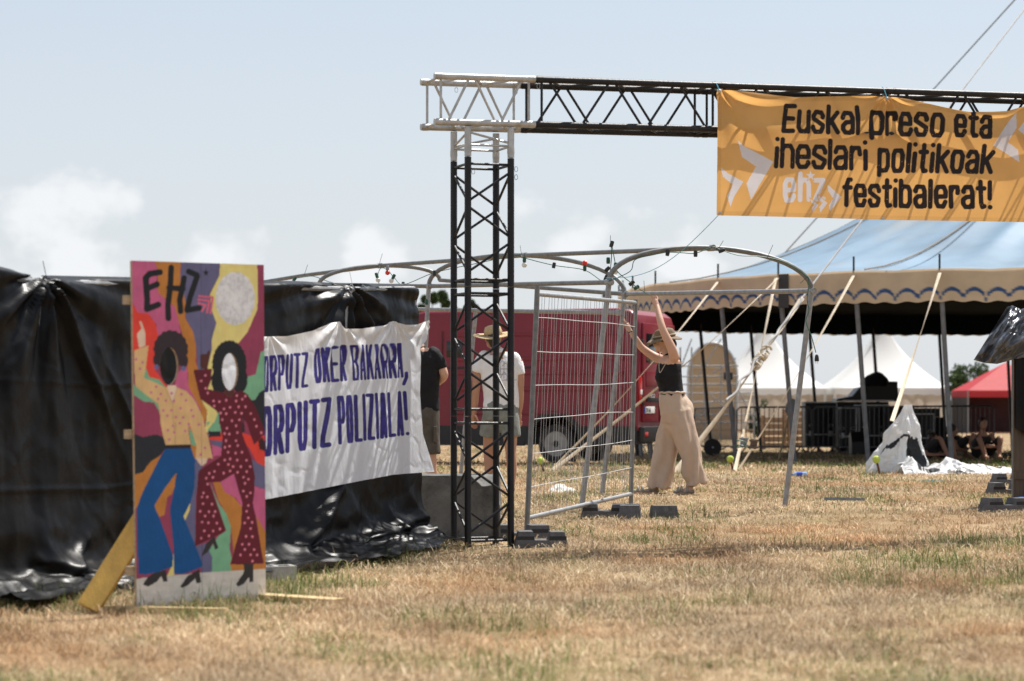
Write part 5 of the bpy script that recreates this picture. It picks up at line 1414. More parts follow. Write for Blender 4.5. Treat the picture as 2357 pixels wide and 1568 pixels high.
for x in (.10, 1.62, 3.36): vbox('panel_seam', x, x + .010, .62, 2.2, .004, M_van_black, van, 0)
vbox('slide_rail', 1.7, 3.3, 1.54, 1.575, .018, M_van_black, van, .006)
vbox('side_window', 3.0, 3.3, 1.72, 2.0, .006, M_glass_dark, van, .002)
vbox('door_handle', 3.10, 3.20, 1.0, 1.22, .03, M_van_black, van, .01)
sill = [(2.0, .30), (4.12, .30), (4.12, .60)] + [(2.0 - .02, .60)]
MB().prism([VV(x, -.012, z) for x, z in ((1.92, .30), (4.16, .30), (4.22, .62), (1.86, .62))], vr*.06).build('sill', M_van_black, van)
MB().prism([VV(x, -.012, z) for x, z in ((.02, .34), (.92, .34), (.94, .62), (.02, .62))], vr*.06).build('sill', M_van_black, van)
for wx in (RW, FW):
    for sy in (0, 1):
        y0 = .05 if sy == 0 else 1.73
        fl = MB(); ring = []
        n_ = 18
        outer = [VV(wx + .50*math.cos(a), -.02 if sy == 0 else 1.98, .36 + .50*math.sin(a)) for a in np.linspace(-.1, math.pi + .1, n_)]
        inner = [VV(wx + .425*math.cos(a), -.02 if sy == 0 else 1.98, .36 + .425*math.sin(a)) for a in np.linspace(-.1, math.pi + .1, n_)]
        for i in range(n_-1): fl.prism([outer[i], outer[i+1], inner[i+1], inner[i]], vr*(.12 if sy == 0 else -.12))
        fl.build('wheel_arch', M_van_black, van, False)
        Rw = Matrix((vf, vr, (0, 0, 1))).transposed()
        c = VV(wx, y0 + .12, .335)
        ty = MB().lathe(c, [(.21, -.11), (.27, -.115), (.320, -.10), (.337, -.06), (.337, .06), (.320, .10), (.27, .115), (.21, .11)], 32, axis='Y', rot=Rw).build('wheel', M_tyre, van, 'auto')
        rim = MB().lathe(c, [(.212, -.112), (.200, -.085), (.185, -.05), (.15, -.035), (.10, -.075), (.085, -.10), (.03, -.105)], 28, axis='Y', rot=Rw).build('rim', M_rim, ty, 'auto')
        if sy == 0:
            MB().lathe(c + Rw @ Vector((0, -.106, 0)), [(.055, -.012), (.055, .01)], 14, axis='Y', rot=Rw).build('hub', M_van_black, ty)
            for k in range(6):
                a = k*math.pi/3 + .2
                MB().lathe(c + Rw @ Vector((.145*math.cos(a), -.050, .145*math.sin(a))), [(.036, -.006), (.036, .02)], 10, axis='Y', rot=Rw).build('rim_hole', M_black, ty)
MB().box(VV(2.7, .98, .46), (5.0, 1.6, .30), Matrix((vf, vr, (0, 0, 1))).transposed()).build('chassis', M_van_black, van)
# rear: two doors, bumper, lamps, plate, lettering
Rr = Matrix((vr, (0, 0, 1), vn)).transposed()
def rbox(name, y0, y1, z0, z1, proud, m_, parent, bevel=.01, base=0.0):
    return MB().box(VV(-base - proud/2 + .004, (y0+y1)/2, (z0+z1)/2), (y1-y0, z1-z0, proud + .008), Rr, bevel=bevel).build(name, m_, parent, 'auto')
d1 = rbox('rear_door', .16, .97, .64, 2.30, .035, M_red, van, .02); d2 = rbox('rear_door', .985, 1.80, .64, 2.30, .035, M_red, van, .02)
rbox('window', .30, .84, 1.62, 2.10, .004, M_glass_dark, d1, .001, .035); rbox('window', 1.12, 1.66, 1.62, 2.10, .004, M_glass_dark, d2, .001, .035)
rbox('pressed_panel', .28, .88, 1.24, 1.50, .010, M_red, d1, .008, .035)
bu = rbox('bumper', .0, 1.96, .36, .62, .09, M_van_black, van, .02)
rbox('reflector', .08, .24, .46, .53, .004, M_tail_red, bu, .001, .09)
for y in (.03, 1.82):
    t_ = rbox('tail_lamp', y, y + .11, .95, 1.42, .03, M_tail_red, van, .01)
    rbox('lens', y + .01, y + .10, 1.12, 1.20, .006, M_plate, t_, .001, .03)
for z in (.95, 1.86):
    rbox('hinge', .10, .18, z, z + .13, .055, M_van_black, van, .01)
rbox('handle_recess', .30, 1.05, 1.00, 1.07, .02, M_van_black, d1, .004, .035)
pl_ = rbox('number_plate', .215, .735, .82, .935, .006, M_plate, van, .002, .036)
rbox('country_strip', .217, .26, .822, .933, .0015, M_plate_blue, pl_, 0, .042)
def text_on(name, s, size, m_, parent, loc, Rm, extrude=.002, sx=1.0, bold=.0):
    cu = bpy.data.curves.new(name, 'FONT'); cu.body = s; cu.size = size; cu.extrude = extrude; cu.offset = bold
    o = bpy.data.objects.new(name, cu); COL.objects.link(o)
    dg = bpy.context.evaluated_depsgraph_get(); me = bpy.data.meshes.new_from_object(o.evaluated_get(dg))
    bpy.data.objects.remove(o)
    for q in me.vertices: q.co = Vector(loc) + Rm @ Vector((q.co.x*sx, q.co.y, q.co.z))
    me.materials.clear()
    return link_mesh(name, me, m_, parent)
text_on('plate_text', 'DT-56', .098, M_black, pl_, VV(-.0445, .275, .842), Rr, .0008, .95, .002)
text_on('maker_lettering', 'IVECO', .085, M_chrome, d1, VV(-.044, .42, 1.075), Rr, .003, 1.25, .004)

# ------------------------------------------------------------------ the blue big top
M_tent_blue = mat('blue_tent_canvas', (.20, .295, .39), .62, 0, var=.25, scale=.7, bump=.14, bscale=3, translucent=.12, spec=.25, dirt=(.26, .29, .31), dirt_at=.55, dirt_scale=.5)
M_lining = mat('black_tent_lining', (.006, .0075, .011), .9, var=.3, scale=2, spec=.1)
M_valance = mat('beige_tent_valance', None, .8, var=.12, scale=2.5, attr=True, translucent=.30, bump=.1, bscale=10)
M_pole = mat('grey_tent_pole', (.17, .18, .19), .6, .2, var=.25, scale=8)
TC, TA, TB, TN, HE, HP = Vector((13.0, 48.2, 0)), 10.7, 10.0, 2.6, 3.36, 8.9
def eave(th):
    c, s = math.cos(th), math.sin(th)
    return Vector((TC.x + TA*math.copysign(abs(c)**(2/TN), c), TC.y + TB*math.copysign(abs(s)**(2/TN), s), HE))
ths = np.linspace(0, 2*math.pi, 721)
ring = [eave(t) for t in ths]
cum = np.concatenate([[0], np.cumsum([(ring[i+1] - ring[i]).length for i in range(720)])])
PER = cum[-1]
def along(s): return np.interp(np.asarray(s) % PER, cum, ths)
def s_of_u(u):                                           # near-side place on the rim that shows at column u
    best = None
    for i in range(720):
        p = ring[i]
        if p.y < TC.y - .5:
            d = abs(UC + F*p.x/p.y - u)
            if best is None or d < best[0]: best = (d, cum[i])
    return best[1]
poles_s = sorted([s_of_u(u) for u in (1652, 1789, 1966, 2164)])
stp = 1.75
s_ = poles_s[-1] + stp
while s_ < poles_s[0] + PER - stp*.6:
    poles_s.append(s_); s_ += stp
pole_arr = np.array([p % PER for p in poles_s])
def sagz(s):                                             # the rim droops a little between the poles
    d = np.min(np.abs((np.asarray(s)[..., None] - pole_arr + PER/2) % PER - PER/2), -1)
    return -.025*np.clip(d/.9, 0, 1)**2
tent = root('big_top_tent', (TC.x, TC.y, gz(TC.y)), 'blue circus big top with beige scalloped valance standing behind the gate', 'tent')
NS, NR = 520, 34
sv = np.linspace(0, PER, NS)
ex_ = np.array([list(eave(t)) for t in along(sv)])
rr_ = np.linspace(0, .96, NR)
S2, R2 = np.meshgrid(sv, rr_)
base = np.repeat(ex_[None], NR, 0)
pos = np.empty((NR, NS, 3))
for k in (0, 1): pos[..., k] = base[..., k]*(1 - R2) + (TC.x if k == 0 else TC.y)*R2
seam = np.min(np.abs((S2[..., None] - pole_arr + PER/2) % PER - PER/2), -1)
pos[..., 2] = HE + (HP - HE)*R2**1.72 + sagz(S2)*(1 - R2)**2 + .16*np.exp(-(seam/.35)**2)*np.sin(math.pi*R2)*.5 + .035*vnoise(S2*2.1, R2*7, 0, 5)*np.sin(math.pi*R2) + .03*np.sin(S2*5.5 + R2*9)*R2*(1-R2)*2
grid_mesh('canopy', pos, M_tent_blue, tent)
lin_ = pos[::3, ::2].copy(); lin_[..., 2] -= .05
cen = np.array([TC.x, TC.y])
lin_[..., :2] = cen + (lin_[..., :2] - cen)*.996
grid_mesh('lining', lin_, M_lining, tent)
# seams with rope up the canopy on every third bay
for i, s0 in enumerate(poles_s):
    if i % 3 == 2:
        j = np.argmin(np.abs(sv - s0 % PER)); pts = [Vector(pos[k, j].tolist()) + Vector((0, 0, .03)) for k in range(1, NR, 2)]
        pipe('seam_rope', pts, .015, mat('weathered_rope', (.26, .22, .18), .85, var=.2) if 'weathered_rope' not in MATS else MATS['weathered_rope'], tent, 6)
# valance
VHGT = .56
NSV = 1500; NV = 30
svv = np.linspace(0, PER, NSV); bv = np.linspace(0, 1, NV)
exv = np.array([list(eave(t)) for t in along(svv)])
S3, B3 = np.meshgrid(svv, bv)
SCA = .385
ph = (S3/SCA) % 1.0
xx = (ph - .5)*SCA
lowz = -VHGT - .015*np.cos(ph*2*np.pi)
zz3 = np.repeat((HE + sagz(svv))[None], NV, 0) + .01 + B3*lowz
nrm = np.repeat(((exv[:, :2] - cen)/np.linalg.norm(exv[:, :2] - cen, axis=1)[:, None])[None], NV, 0)
wav = .035*B3*vnoise(S3*1.3, B3*1.2, 0, 7) + .015*np.sin(S3*4.1)*B3
posv = np.stack([exv[None, :, 0] + nrm[..., 0]*(.015 + wav), exv[None, :, 1] + nrm[..., 1]*(.015 + wav), zz3], -1)
dep = B3*VHGT
rad = np.sqrt((xx/(SCA*.5))**2)
arcz = VHGT*.93 - .165*np.sqrt(np.clip(1 - rad**2, 0, 1))
band = np.clip((.034 - np.abs(dep - arcz))/.012 + .5, 0, 1)
CV = np.zeros(S3.shape + (3,)); CV[:] = (.76, .59, .40)
over(CV, band, (.035, .105, .26))
CV *= (1 + .10*fbm(S3*.8, B3*2, 0, 3, 13))[..., None]
grid_mesh('valance', posv, M_valance, tent, CV)
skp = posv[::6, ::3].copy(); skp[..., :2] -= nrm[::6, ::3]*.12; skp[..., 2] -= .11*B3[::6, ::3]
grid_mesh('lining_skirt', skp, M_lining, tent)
for i, s0 in enumerate(poles_s):
    e = eave(float(along(s0))); inn = (Vector((TC.x, TC.y, 0)) - Vector((e.x, e.y, 0))).normalized()
    b = Vector((e.x, e.y, 0)) + inn*.30 + Vector((.10, 0, 0)); b.z = gz(b.y)
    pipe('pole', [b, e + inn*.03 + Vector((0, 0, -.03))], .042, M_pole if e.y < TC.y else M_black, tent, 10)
    rod('spike', e + Vector((0, 0, -.02)), e + Vector((0, 0, .26)), .018, M_black, tent, 6)
rod('mast', (TC.x, TC.y, gz(TC.y)), (TC.x, TC.y, 12.4), .12, M_pole, tent, 14)
for s0, col_ in ((poles_s[1], 1),):                      # dark tie panel where two canvases meet
    e = eave(float(along(s0))); e2 = eave(float(along(s0 + .22))); inn = Vector((0, -.04, 0))
    MB().prism([e + inn, e2 + inn, e2 + inn - Vector((0, 0, .6)), e + inn - Vector((0, 0, .6))], (0, .02, 0)).build('lacing_flap', mat('dark_lacing', (.05, .048, .05), .8), tent)

def ribbon(name, pts, w, m_, label, group, tw0=0.3, tw1=1.4, parent=None, cat='strap', th=.005):
    ps = smooth_pts([Vector(p) for p in pts], 10); n = len(ps)
    mb = MB().tube(ps, w/2, 6, ref=(1, 0.2, 0.1), ry=th, twist=list(np.linspace(tw0, tw1, n)))
    o = mb.build(name, m_, parent, 'auto', based=parent is None, fix=False)
    if parent is None: tag(o, label, cat, group)
    return o
E = [eave(float(along(s))) + Vector((0, -.03, -.06)) for s in poles_s[:4]]
uE = [UC + F*e.x/e.y for e in E]
E = [e for _, e in sorted(zip(uE, E), key=lambda q: q[0])]
aL, aC, aR_, aW = G(1264, 1091), G(1695, 1086), G(2031, 1094), G(1553, 1090)
def sagged(a, b, sag=.08): return [a, a.lerp(b, .33) - Vector((0, 0, sag)), a.lerp(b, .66) - Vector((0, 0, sag)), b]
SG = 'beige guy straps of the big top'
ribbon('guy_strap', sagged(E[0], aL + Vector((0, 0, .02)), .10), .060, M_rope, 'upper beige strap running down in front of the van to the leftmost stake', SG, .2, 1.6)
st2 = ribbon('guy_strap', sagged(E[1], aL + Vector((.05, 0, .05)), .10), .060, M_rope, 'lower beige strap crossing the van rear doors down to the leftmost stake', SG, .4, 1.9)
st3 = ribbon('guy_strap', sagged(E[1] + Vector((-.05, -.02, 0)), aC + Vector((-.02, 0, .02)), .04), .060, M_rope, 'steep beige strap from the dark lacing flap to the green tied buckle', SG, .1, 2.6)
st4 = ribbon('guy_strap', sagged(E[2], aC + Vector((.03, 0, .02)), .06), .060, M_rope, 'long beige strap slanting left from the third pole, just right of the knotted strap', SG, .2, 1.8)
st5 = ribbon('guy_strap', sagged(E[3], aR_ + Vector((.15, .1, .75)), .02), .060, M_rope, 'beige strap running down into the bundle of white plastic', SG, .1, 2.9)
mast_top = Vector((TC.x, TC.y, 12.2))
kn0, kn1 = P(1845, 688, 36.4), P(1772, 785, 34.9)
g1 = MB().tube([mast_top, kn0], .016, 6).build('guy_rope', M_rope_grey, None, False, based=True)
tag(g1, 'thin grey guy rope rising across the tent roof to the mast', 'rope', 'mast guy ropes')
g2 = MB().tube([mast_top, P(1700, 700, 60.0)], .020, 6).build('guy_rope', M_rope_grey, None, False, based=True)
tag(g2, 'thin grey guy rope disappearing behind the left edge of the tent roof', 'rope', 'mast guy ropes')
kn = ribbon('guy_strap', sagged(kn0, aW, .05), .10, M_rope, 'wide knotted twisted strap ending behind the woman', SG, .3, 2.4, th=.012)
for k in range(9):
    f = .30 + .012*k
    c = kn0.lerp(aW, f) - Vector((0, .01, .04)); a = k*1.3
    MB().tube([c + Vector((.075*math.cos(t + a), -.05*math.sin(t), .055*math.sin(t + a))) for t in np.linspace(0, 4.6, 9)], .020, 6).build('knot', M_rope, kn, True, fix=False)
MB().tube([kn0.lerp(aW, f) + Vector((.02*math.sin(f*60), -.04, .02*math.cos(f*50))) for f in np.linspace(.0, .62, 60)], .02, 6).build('wrapped_cord', M_rope_grey, kn, True, fix=False)
def buckle(c, parent, m_=M_galv):
    b_ = MB()
    b_.box(c, (.10, .03, .14), Matrix.Rotation(R(12), 3, 'Y'), bevel=.01); b_.box(c + Vector((.0, -.03, .05)), (.13, .04, .03), bevel=.006); b_.box(c + Vector((0, -.03, -.05)), (.13, .04, .03), bevel=.006)
    return b_.build('ratchet_buckle', m_, parent, 'auto')
buckle(P(1712, 1018, 32.2), st3); buckle(P(1735, 1022, 32.2), st4, mat('rusty_steel', (.14, .10, .075), .7, .3, var=.3))
pipe('green_cord', [P(1704, 1032, 32.1) + Vector((.07*math.cos(t), -.04, .03*math.sin(t) + .01*t)) for t in np.linspace(0, 9, 20)], .008, M_cable, st3, 6)
buckle(P(1316, 1052, 33.0), st2, M_black)
M_ball = mat('tennis_ball_felt', (.50, .60, .11), .95, var=.15, scale=30, bump=.4, bscale=120)
M_rust = mat('rusty_bar', (.13, .055, .03), .85, .2, var=.4, scale=20)
for (bu_, bv_, tu, tv), lb in (((1256, 1090, 1244, 1061), 'rusty stake capped with a tennis ball in front of the van wheel'), ((1690, 1084, 1681, 1057), 'rusty stake capped with a tennis ball beside the paired straps'), ((2028, 1094, 2017, 1058), 'rusty stake capped with a tennis ball beside the white plastic bundle')):
    b = G(bu_, bv_); t = P(tu, tv, b.y)
    r_ = root('ground_stake', b[:], lb, 'stake', 'tennis ball capped stakes')
    rod('iron_bar', b - Vector((0, 0, .05)), t, .016, M_rust, r_, 8)
    MB().ball(t, .055, 16, 12).build('tennis_ball', M_ball, r_, True)

# ------------------------------------------------------------------ things under and behind the tent
M_barrier = mat('barrier_tube', (.09, .095, .10), .5, .4, var=.2, scale=9)
def barrier(a, b, label, hgt=1.1):
    a, b = Vector(a), Vector(b); r_ = root('crowd_barrier', ((a + b)/2)[:], label, 'barrier', 'crowd barriers under the tent')
    d = (b - a).normalized(); L = (b - a).length
    z0, z1 = Vector((0, 0, .16)), Vector((0, 0, hgt))
    fr = [a + z0, a + z1 - Vector((0, 0, .08)), a + d*.08 + z1, b - d*.08 + z1, b + z1 - Vector((0, 0, .08)), b + z0]
    MB().tube(fr, .021, 8, closed=True).build('tube_frame', M_barrier, r_, 'auto', fix=False)
    n = int(L/.115)
    for k in range(1, n):
        rod('bar', a + d*(L*k/n) + z0, a + d*(L*k/n) + z1, .0095, M_barrier, r_, 6)
    sd = Vector((-d.y, d.x, 0))
    for f in (.14, .86):
        c = a + d*(L*f); pipe('foot', [c + sd*.32, c + sd*.26 + Vector((0, 0, .05)), c + Vector((0, 0, .17)), c - sd*.26 + Vector((0, 0, .05)), c - sd*.32], .018, M_barrier, r_, 6)
def yb(u, y): return onground((u - UC)/F*y, y)
for (u0, y0, u1, y1), lb in (((1462, 57.5, 1594, 57.2), 'crowd barrier partly hidden behind the woman and the van'), ((1598, 57.2, 1690, 54.6), 'crowd barrier just right of the woman, behind the knotted strap'), ((1696, 54.6, 1868, 53.6), 'crowd barrier in front of the wooden crates'),
                             ((1872, 53.6, 1930, 53.2), 'short angled crowd barrier in front of the flight case'), ((1936, 53.2, 2090, 52.2), 'crowd barrier in front of the black mixing desk cases'), ((2092, 52.2, 2288, 50.6), 'crowd barrier behind the seated people')):
    barrier(yb(u0, y0), yb(u1, y1), lb)
M_case = mat('black_laminate_case', (.013, .013, .014), .45, var=.2, scale=4)
M_case_alu = mat('case_edging', (.45, .45, .45), .4, .7, var=.2)
def flight_case(u0, u1, v0, y, label, depth=.6, wheels=True, rz=0.0):
    z0 = gz(y) + (.13 if wheels else .0); x0, x1 = (u0 - UC)/F*y, (u1 - UC)/F*y; z1 = CAMZ - (v0 - VH)/F*y
    r_ = root('flight_case', ((x0+x1)/2, y, gz(y)), label, 'flight case', 'flight cases under the tent')
    MB().box(((x0+x1)/2, y + depth/2, (z0+z1)/2), (x1-x0, depth, z1-z0), bevel=.012).build('shell', M_case, r_, 'auto')
    for zz_ in (z0 + .012, z1 - .012, z0 + (z1-z0)*.28):
        MB().box(((x0+x1)/2, y - .006, zz_), (x1-x0 + .006, .012, .03)).build('edging', M_case_alu, r_)
    for xx_ in (x0 + .012, x1 - .012):
        MB().box((xx_, y - .008, (z0+z1)/2), (.022, .012, z1-z0 - .07)).build('edging', M_case_alu, r_)
    for f in (.2, .8):
        MB().box((x0 + (x1-x0)*f, y - .012, z0 + (z1-z0)*.30), (.10, .016, .13), bevel=.004).build('latch', M_case_alu, r_, 'auto')
        MB().tube([Vector((x0 + (x1-x0)*f + .05*math.cos(t), y - .02, z0 + (z1-z0)*.48 + .03*math.sin(t))) for t in np.linspace(0, 2*math.pi, 12, endpoint=False)], .008, 6, closed=True).build('handle', M_case_alu, r_, True, fix=False)
    if wheels:
        for f in (.12, .88):
            MB().lathe((x0 + (x1-x0)*f, y + .1, gz(y) + .06), [(.06, -.02), (.06, .02)], 14, axis='X').build('castor', M_tyre, r_, 'auto')
flight_case(1852, 1927, 925, 56.0, 'upright black flight case with bright edging left of the mixing desk')
flight_case(1976, 2046, 932, 55.0, 'black flight case with pale handles behind the tent pole', .8)
flight_case(2050, 2098, 936, 56.5, 'plain dark flight case behind the peak of the white plastic bundle', .8)
flight_case(1930, 1972, 938, 54.6, 'narrow dark flight case between the upright case and the pale handled case', .6)
flight_case(2102, 2150, 952, 54.8, 'low dark flight case to the left of the seated people', .7)
# mixing desk: case base, sloped lid, draped screen, small box
y_ = 57.0
desk = root('mixing_desk', yb(1985, y_)[:], 'large black mixing desk with sloping hood on its case under the tent', 'mixing desk')
def pxs(u, v, y): q = P(u, v, y); return q
MB().box((P(1985, 0, y_).x, y_ + .5, (gz(y_) + CAMZ - (925 - VH)/F*y_)/2), (1.32, 1.0, CAMZ - (925 - VH)/F*y_ - gz(y_)), bevel=.02).build('case_base', M_case, desk, 'auto')
MB().prism([P(u, v, y_ - .05) for u, v in ((1925, 924), (1928, 918), (1962, 912), (1978, 893), (1998, 889), (2066, 889), (2070, 924))], (0, .9, 0)).build('hood', M_case, desk)
MB().box(P(1998, 922, y_ - .08), (1.30, .03, .03)).build('edging', M_case_alu, desk)
dr = MB(); dr.ball(P(2015, 880, y_ + .2), (.30, .2, .26), 14, 10); dr.ball(P(2002, 884, y_ + .2), (.24, .2, .18), 12, 8); dr.ball(P(2031, 884, y_ + .2), (.18, .18, .2), 12, 8)
melted('draped_screen', dr, .03, M_black_top, desk, 3, lambda v: .03*fbm(v[:, 0]*5, v[:, 1]*5, v[:, 2]*5, 2, 3))
MB().box(P(2052, 890, y_ + .1), (.28, .25, .26), bevel=.02).build('small_screen', M_case, desk, 'auto')
rk = root('equipment_rack', yb(2072, 54.5)[:], 'tall dark equipment rack draped in black right of the mixing desk', 'equipment rack')
q0 = yb(2072, 54.5)
MB().box(q0 + Vector((0, .4, .55)), (.72, .7, 1.1), bevel=.02).build('rack_body', M_case, rk, 'auto')
for k in range(4): MB().box(q0 + Vector((0, .04, .22 + .24*k)), (.62, .02, .16), bevel=.006).build('rack_unit', M_van_black, rk, 'auto')
tb2 = root('covered_table', yb(2120, 56.5)[:], 'low table under a black cloth behind the white plastic peak', 'table')
q0 = yb(2120, 56.5)
s9, t9 = np.meshgrid(np.linspace(0, 2*np.pi, 90), np.linspace(0, 1, 14))
sq = 1/np.maximum(np.abs(np.cos(s9)), np.abs(np.sin(s9)))
grid_mesh('black_cloth', np.stack([q0.x + .62*np.cos(s9)*sq*(1 + .03*t9*np.sin(s9*14)), q0.y + .4 + .35*np.sin(s9)*sq*(1 + .03*t9*np.sin(s9*14)), q0.z + .86 - .84*t9], -1), M_black_top, tb2)
MB().box(q0 + Vector((0, .4, .85)), (1.22, .68, .03)).build('table_top', M_black_top, tb2)
for k, (dx, w) in enumerate(((-.35, .3), (.1, .4), (.42, .2))): MB().box(q0 + Vector((dx, .4, .87 + .11)), (w, .3, .22), bevel=.02).build('equipment_box', M_case, tb2, 'auto')
mo_ = root('stage_monitor', yb(1977, 51.0)[:], 'small black wedge loudspeaker on the ground under the mixing desk', 'loudspeaker')
q0 = yb(1977, 51.0)
MB().prism([q0 + Vector((x, y, z)) for x, y, z in ((-.16, 0, 0), (-.16, .45, 0), (-.16, .45, .45), (-.16, .18, .52), (-.16, .0, .30))], (.33, 0, 0)).build('cabinet', M_case, mo_)
MB().box(q0 + Vector((.005, .02, .16)), (.27, .012, .26)).build('grille', M_black, mo_)
dr_ = root('cable_reel', yb(1640, 49.5)[:], 'round black cable reel standing on edge behind the knotted strap', 'cable reel')
c = yb(1640, 49.5) + Vector((0, 0, .19))
for y in (-.07, .07): MB().lathe(c + Vector((0, y, 0)), [(.185, -.012), (.19, 0), (.185, .012)], 28, axis='Y').build('flange', M_black, dr_, 'auto')
MB().lathe(c, [(.13, -.06), (.15, 0), (.13, .06)], 20, axis='Y').build('wound_cable', M_plug, dr_, 'auto'); MB().lathe(c, [(.02, -.09), (.02, .09)], 10, axis='Y').build('axle', M_case_alu, dr_, 'auto')
M_crate = mat('weathered_crate_wood', (.36, .24, .15), .85, var=.3, scale=5, stretch=(1, 1, 4), bump=.3, bscale=25)
for cu_, y, n_, lb in ((1790, 60.5, 5, 'stack of weathered wooden crates behind the crowd barrier, right of the thin straps'), (1838, 61.5, 6, 'taller pile of brown boards beside the upright flight case')):
    r_ = root('wooden_crate', yb(cu_, y)[:], lb, 'crate', 'wooden crates behind the barriers')
    q0 = yb(cu_, y)
    for k in range(n_):
        MB().box(q0 + Vector((.02*math.sin(k*3), 0, .12 + .17*k)), (.80, .03, .13), Matrix.Rotation(.02*math.sin(k*5), 3, 'Y')).build('board', M_crate, r_)
        MB().box(q0 + Vector((.02*math.sin(k*3), .5, .12 + .17*k)), (.80, .03, .13)).build('board', M_crate, r_)
    for x in (-.36, .36):
        for y2 in (.03, .47): MB().box(q0 + Vector((x, y2, .5*n_*.17 + .04)), (.06, .04, n_*.17 + .06)).build('corner_post', M_crate, r_)
sp_ = root('spade', G(1792, 1060)[:], 'spade leaning upside down with its blade up beside a tent pole', 'spade')
s0, s1 = G(1792, 1060), P(1816, 955, G(1792, 1060).y + .15)
rod('handle', s0, s1, .018, mat('worn_handle', (.30, .24, .12), .7, var=.3), sp_, 8)
bld = []
for (a, b) in ((-.02, 0), (-.09, .06), (-.10, .22), (-.06, .30), (0, .33), (.06, .30), (.10, .22), (.09, .06), (.02, 0)):
    ax = (s1 - s0).normalized(); bld.append(s1 + ax*b + Vector((a, 0, 0)))
MB().prism(bld, (0, .012, 0)).build('blade', M_galv_dull, sp_)
# people resting in the shade of the tent
M_shirt_grey = mat('grey_blue_cotton', (.19, .20, .25), .85, var=.1, scale=9)
M_dark_cloth = mat('charcoal_cotton', (.035, .033, .034), .85, var=.2, scale=9)
def seated(u, v_head, y, label, shirt, turn=0.0, slump=0.0, scale=1.0):
    g0 = yb(u, y); r_ = root('person', g0[:], label, 'person')
    Rz = Matrix.Rotation(turn, 3, 'Z')
    hz_ = CAMZ - (v_head - VH)/F*y - g0.z                   # head centre above the ground
    def L(x, y2, z): return g0 + Rz @ Vector((x*scale, y2*scale, z))
    sh_ = hz_ - .24*scale
    b_ = MB()
    limb(b_, [L(0, .1, .12), L(0, .10 - slump*.2, sh_*.55), L(0, .06 - slump, sh_*.95), L(0, .04 - slump, sh_ + .05)], [.17*scale, .15*scale, .17*scale, .07*scale], [.13*scale, .11*scale, .11*scale, .06*scale], ref=tuple(Rz @ Vector((1, 0, 0))))
    limb(b_, [L(0, .03 - slump, sh_ + .03), L(0, .0 - slump, hz_ - .06)], [.055*scale, .05*scale], n=10)
    b_.ball(L(0, -.01 - slump, hz_), (.078*scale, .095*scale, .11*scale), 14, 10, rot=Rz); b_.ball(L(0, -.06 - slump, hz_ - .06), (.05*scale, .05*scale, .05*scale), 10, 8); b_.ball(L(0, -.115 - slump, hz_ - .015), (.012, .016, .02), 8, 6)
    for s in (-1, 1):
        limb(b_, [L(.19*s, .05 - slump, sh_), L(.26*s, -.02 - slump*.7, sh_*.62), L(.22*s, -.28, sh_*.50), L(.12*s, -.42, sh_*.55)], [.055*scale, .045*scale, .038*scale, .026*scale])
        hand(b_, L(.12*s, -.42, sh_*.55), L(.07*s, -.47, sh_*.55), [[L(.05*s, -.50, sh_*.55 - .02 + .02*i), L(.02*s, -.52, sh_*.55 - .02 + .02*i), L(-.01*s, -.51, sh_*.55 - .02 + .02*i)] for i in range(4)], [L(.09*s, -.44, sh_*.57), L(.07*s, -.45, sh_*.57 + .04), L(.05*s, -.46, sh_*.57 + .06)], .010)
        limb(b_, [L(.10*s, .08, .12), L(.20*s, -.25, .30), L(.22*s, -.42, .42), L(.17*s, -.52, .22), L(.14*s, -.60, .06), L(.14*s, -.74, .04)], [.10*scale, .082*scale, .060*scale, .052*scale, .04*scale, .032*scale])
    melted('body', b_, .013, M_skin_tan, r_, 4)
    t_ = MB(); limb(t_, [L(0, .1, .16), L(0, .10 - slump*.2, sh_*.55), L(0, .06 - slump, sh_*.95), L(0, .05 - slump, sh_ + .02)], [.19*scale, .175*scale, .195*scale, .10*scale], [.15*scale, .13*scale, .13*scale, .075*scale], ref=tuple(Rz @ Vector((1, 0, 0))))
    melted('shirt', t_, .016, shirt, r_, 4, lambda v: .01*fbm(v[:, 0]*8, v[:, 1]*8, v[:, 2]*8, 2, 3))
    p_ = MB()
    for s in (-1, 1): limb(p_, [L(.09*s, .10, .13), L(.20*s, -.22, .29), L(.215*s, -.38, .39)], [.125*scale, .10*scale, .08*scale])
    melted('shorts', p_, .016, M_dark_cloth, r_, 4)
    h_ = MB(); h_.ball(L(0, .02 - slump, hz_ + .035), (.095*scale, .105*scale, .10*scale), 12, 9, rot=Rz); h_.ball(L(0, .07 - slump, hz_ - .03), (.07*scale, .05*scale, .08*scale), 10, 8)
    melted('hair', h_, .014, M_hair_dark, r_, 3, lambda v: .012*vnoise(v[:, 0]*25, v[:, 1]*25, v[:, 2]*25, 5))
seated(2263, 976, 45.5, 'person in dark vest sitting on the ground in the tent shade, facing the camera', M_dark_cloth, .1)
seated(2176, 990, 45.8, 'person in grey shirt sitting hunched beside the tent pole, turned away to the right', M_shirt_grey, 1.9, .16)
seated(2138, 1010, 45.0, 'person in dark clothes slumped low behind the white plastic heap', M_dark_cloth, .8, .12, .9)

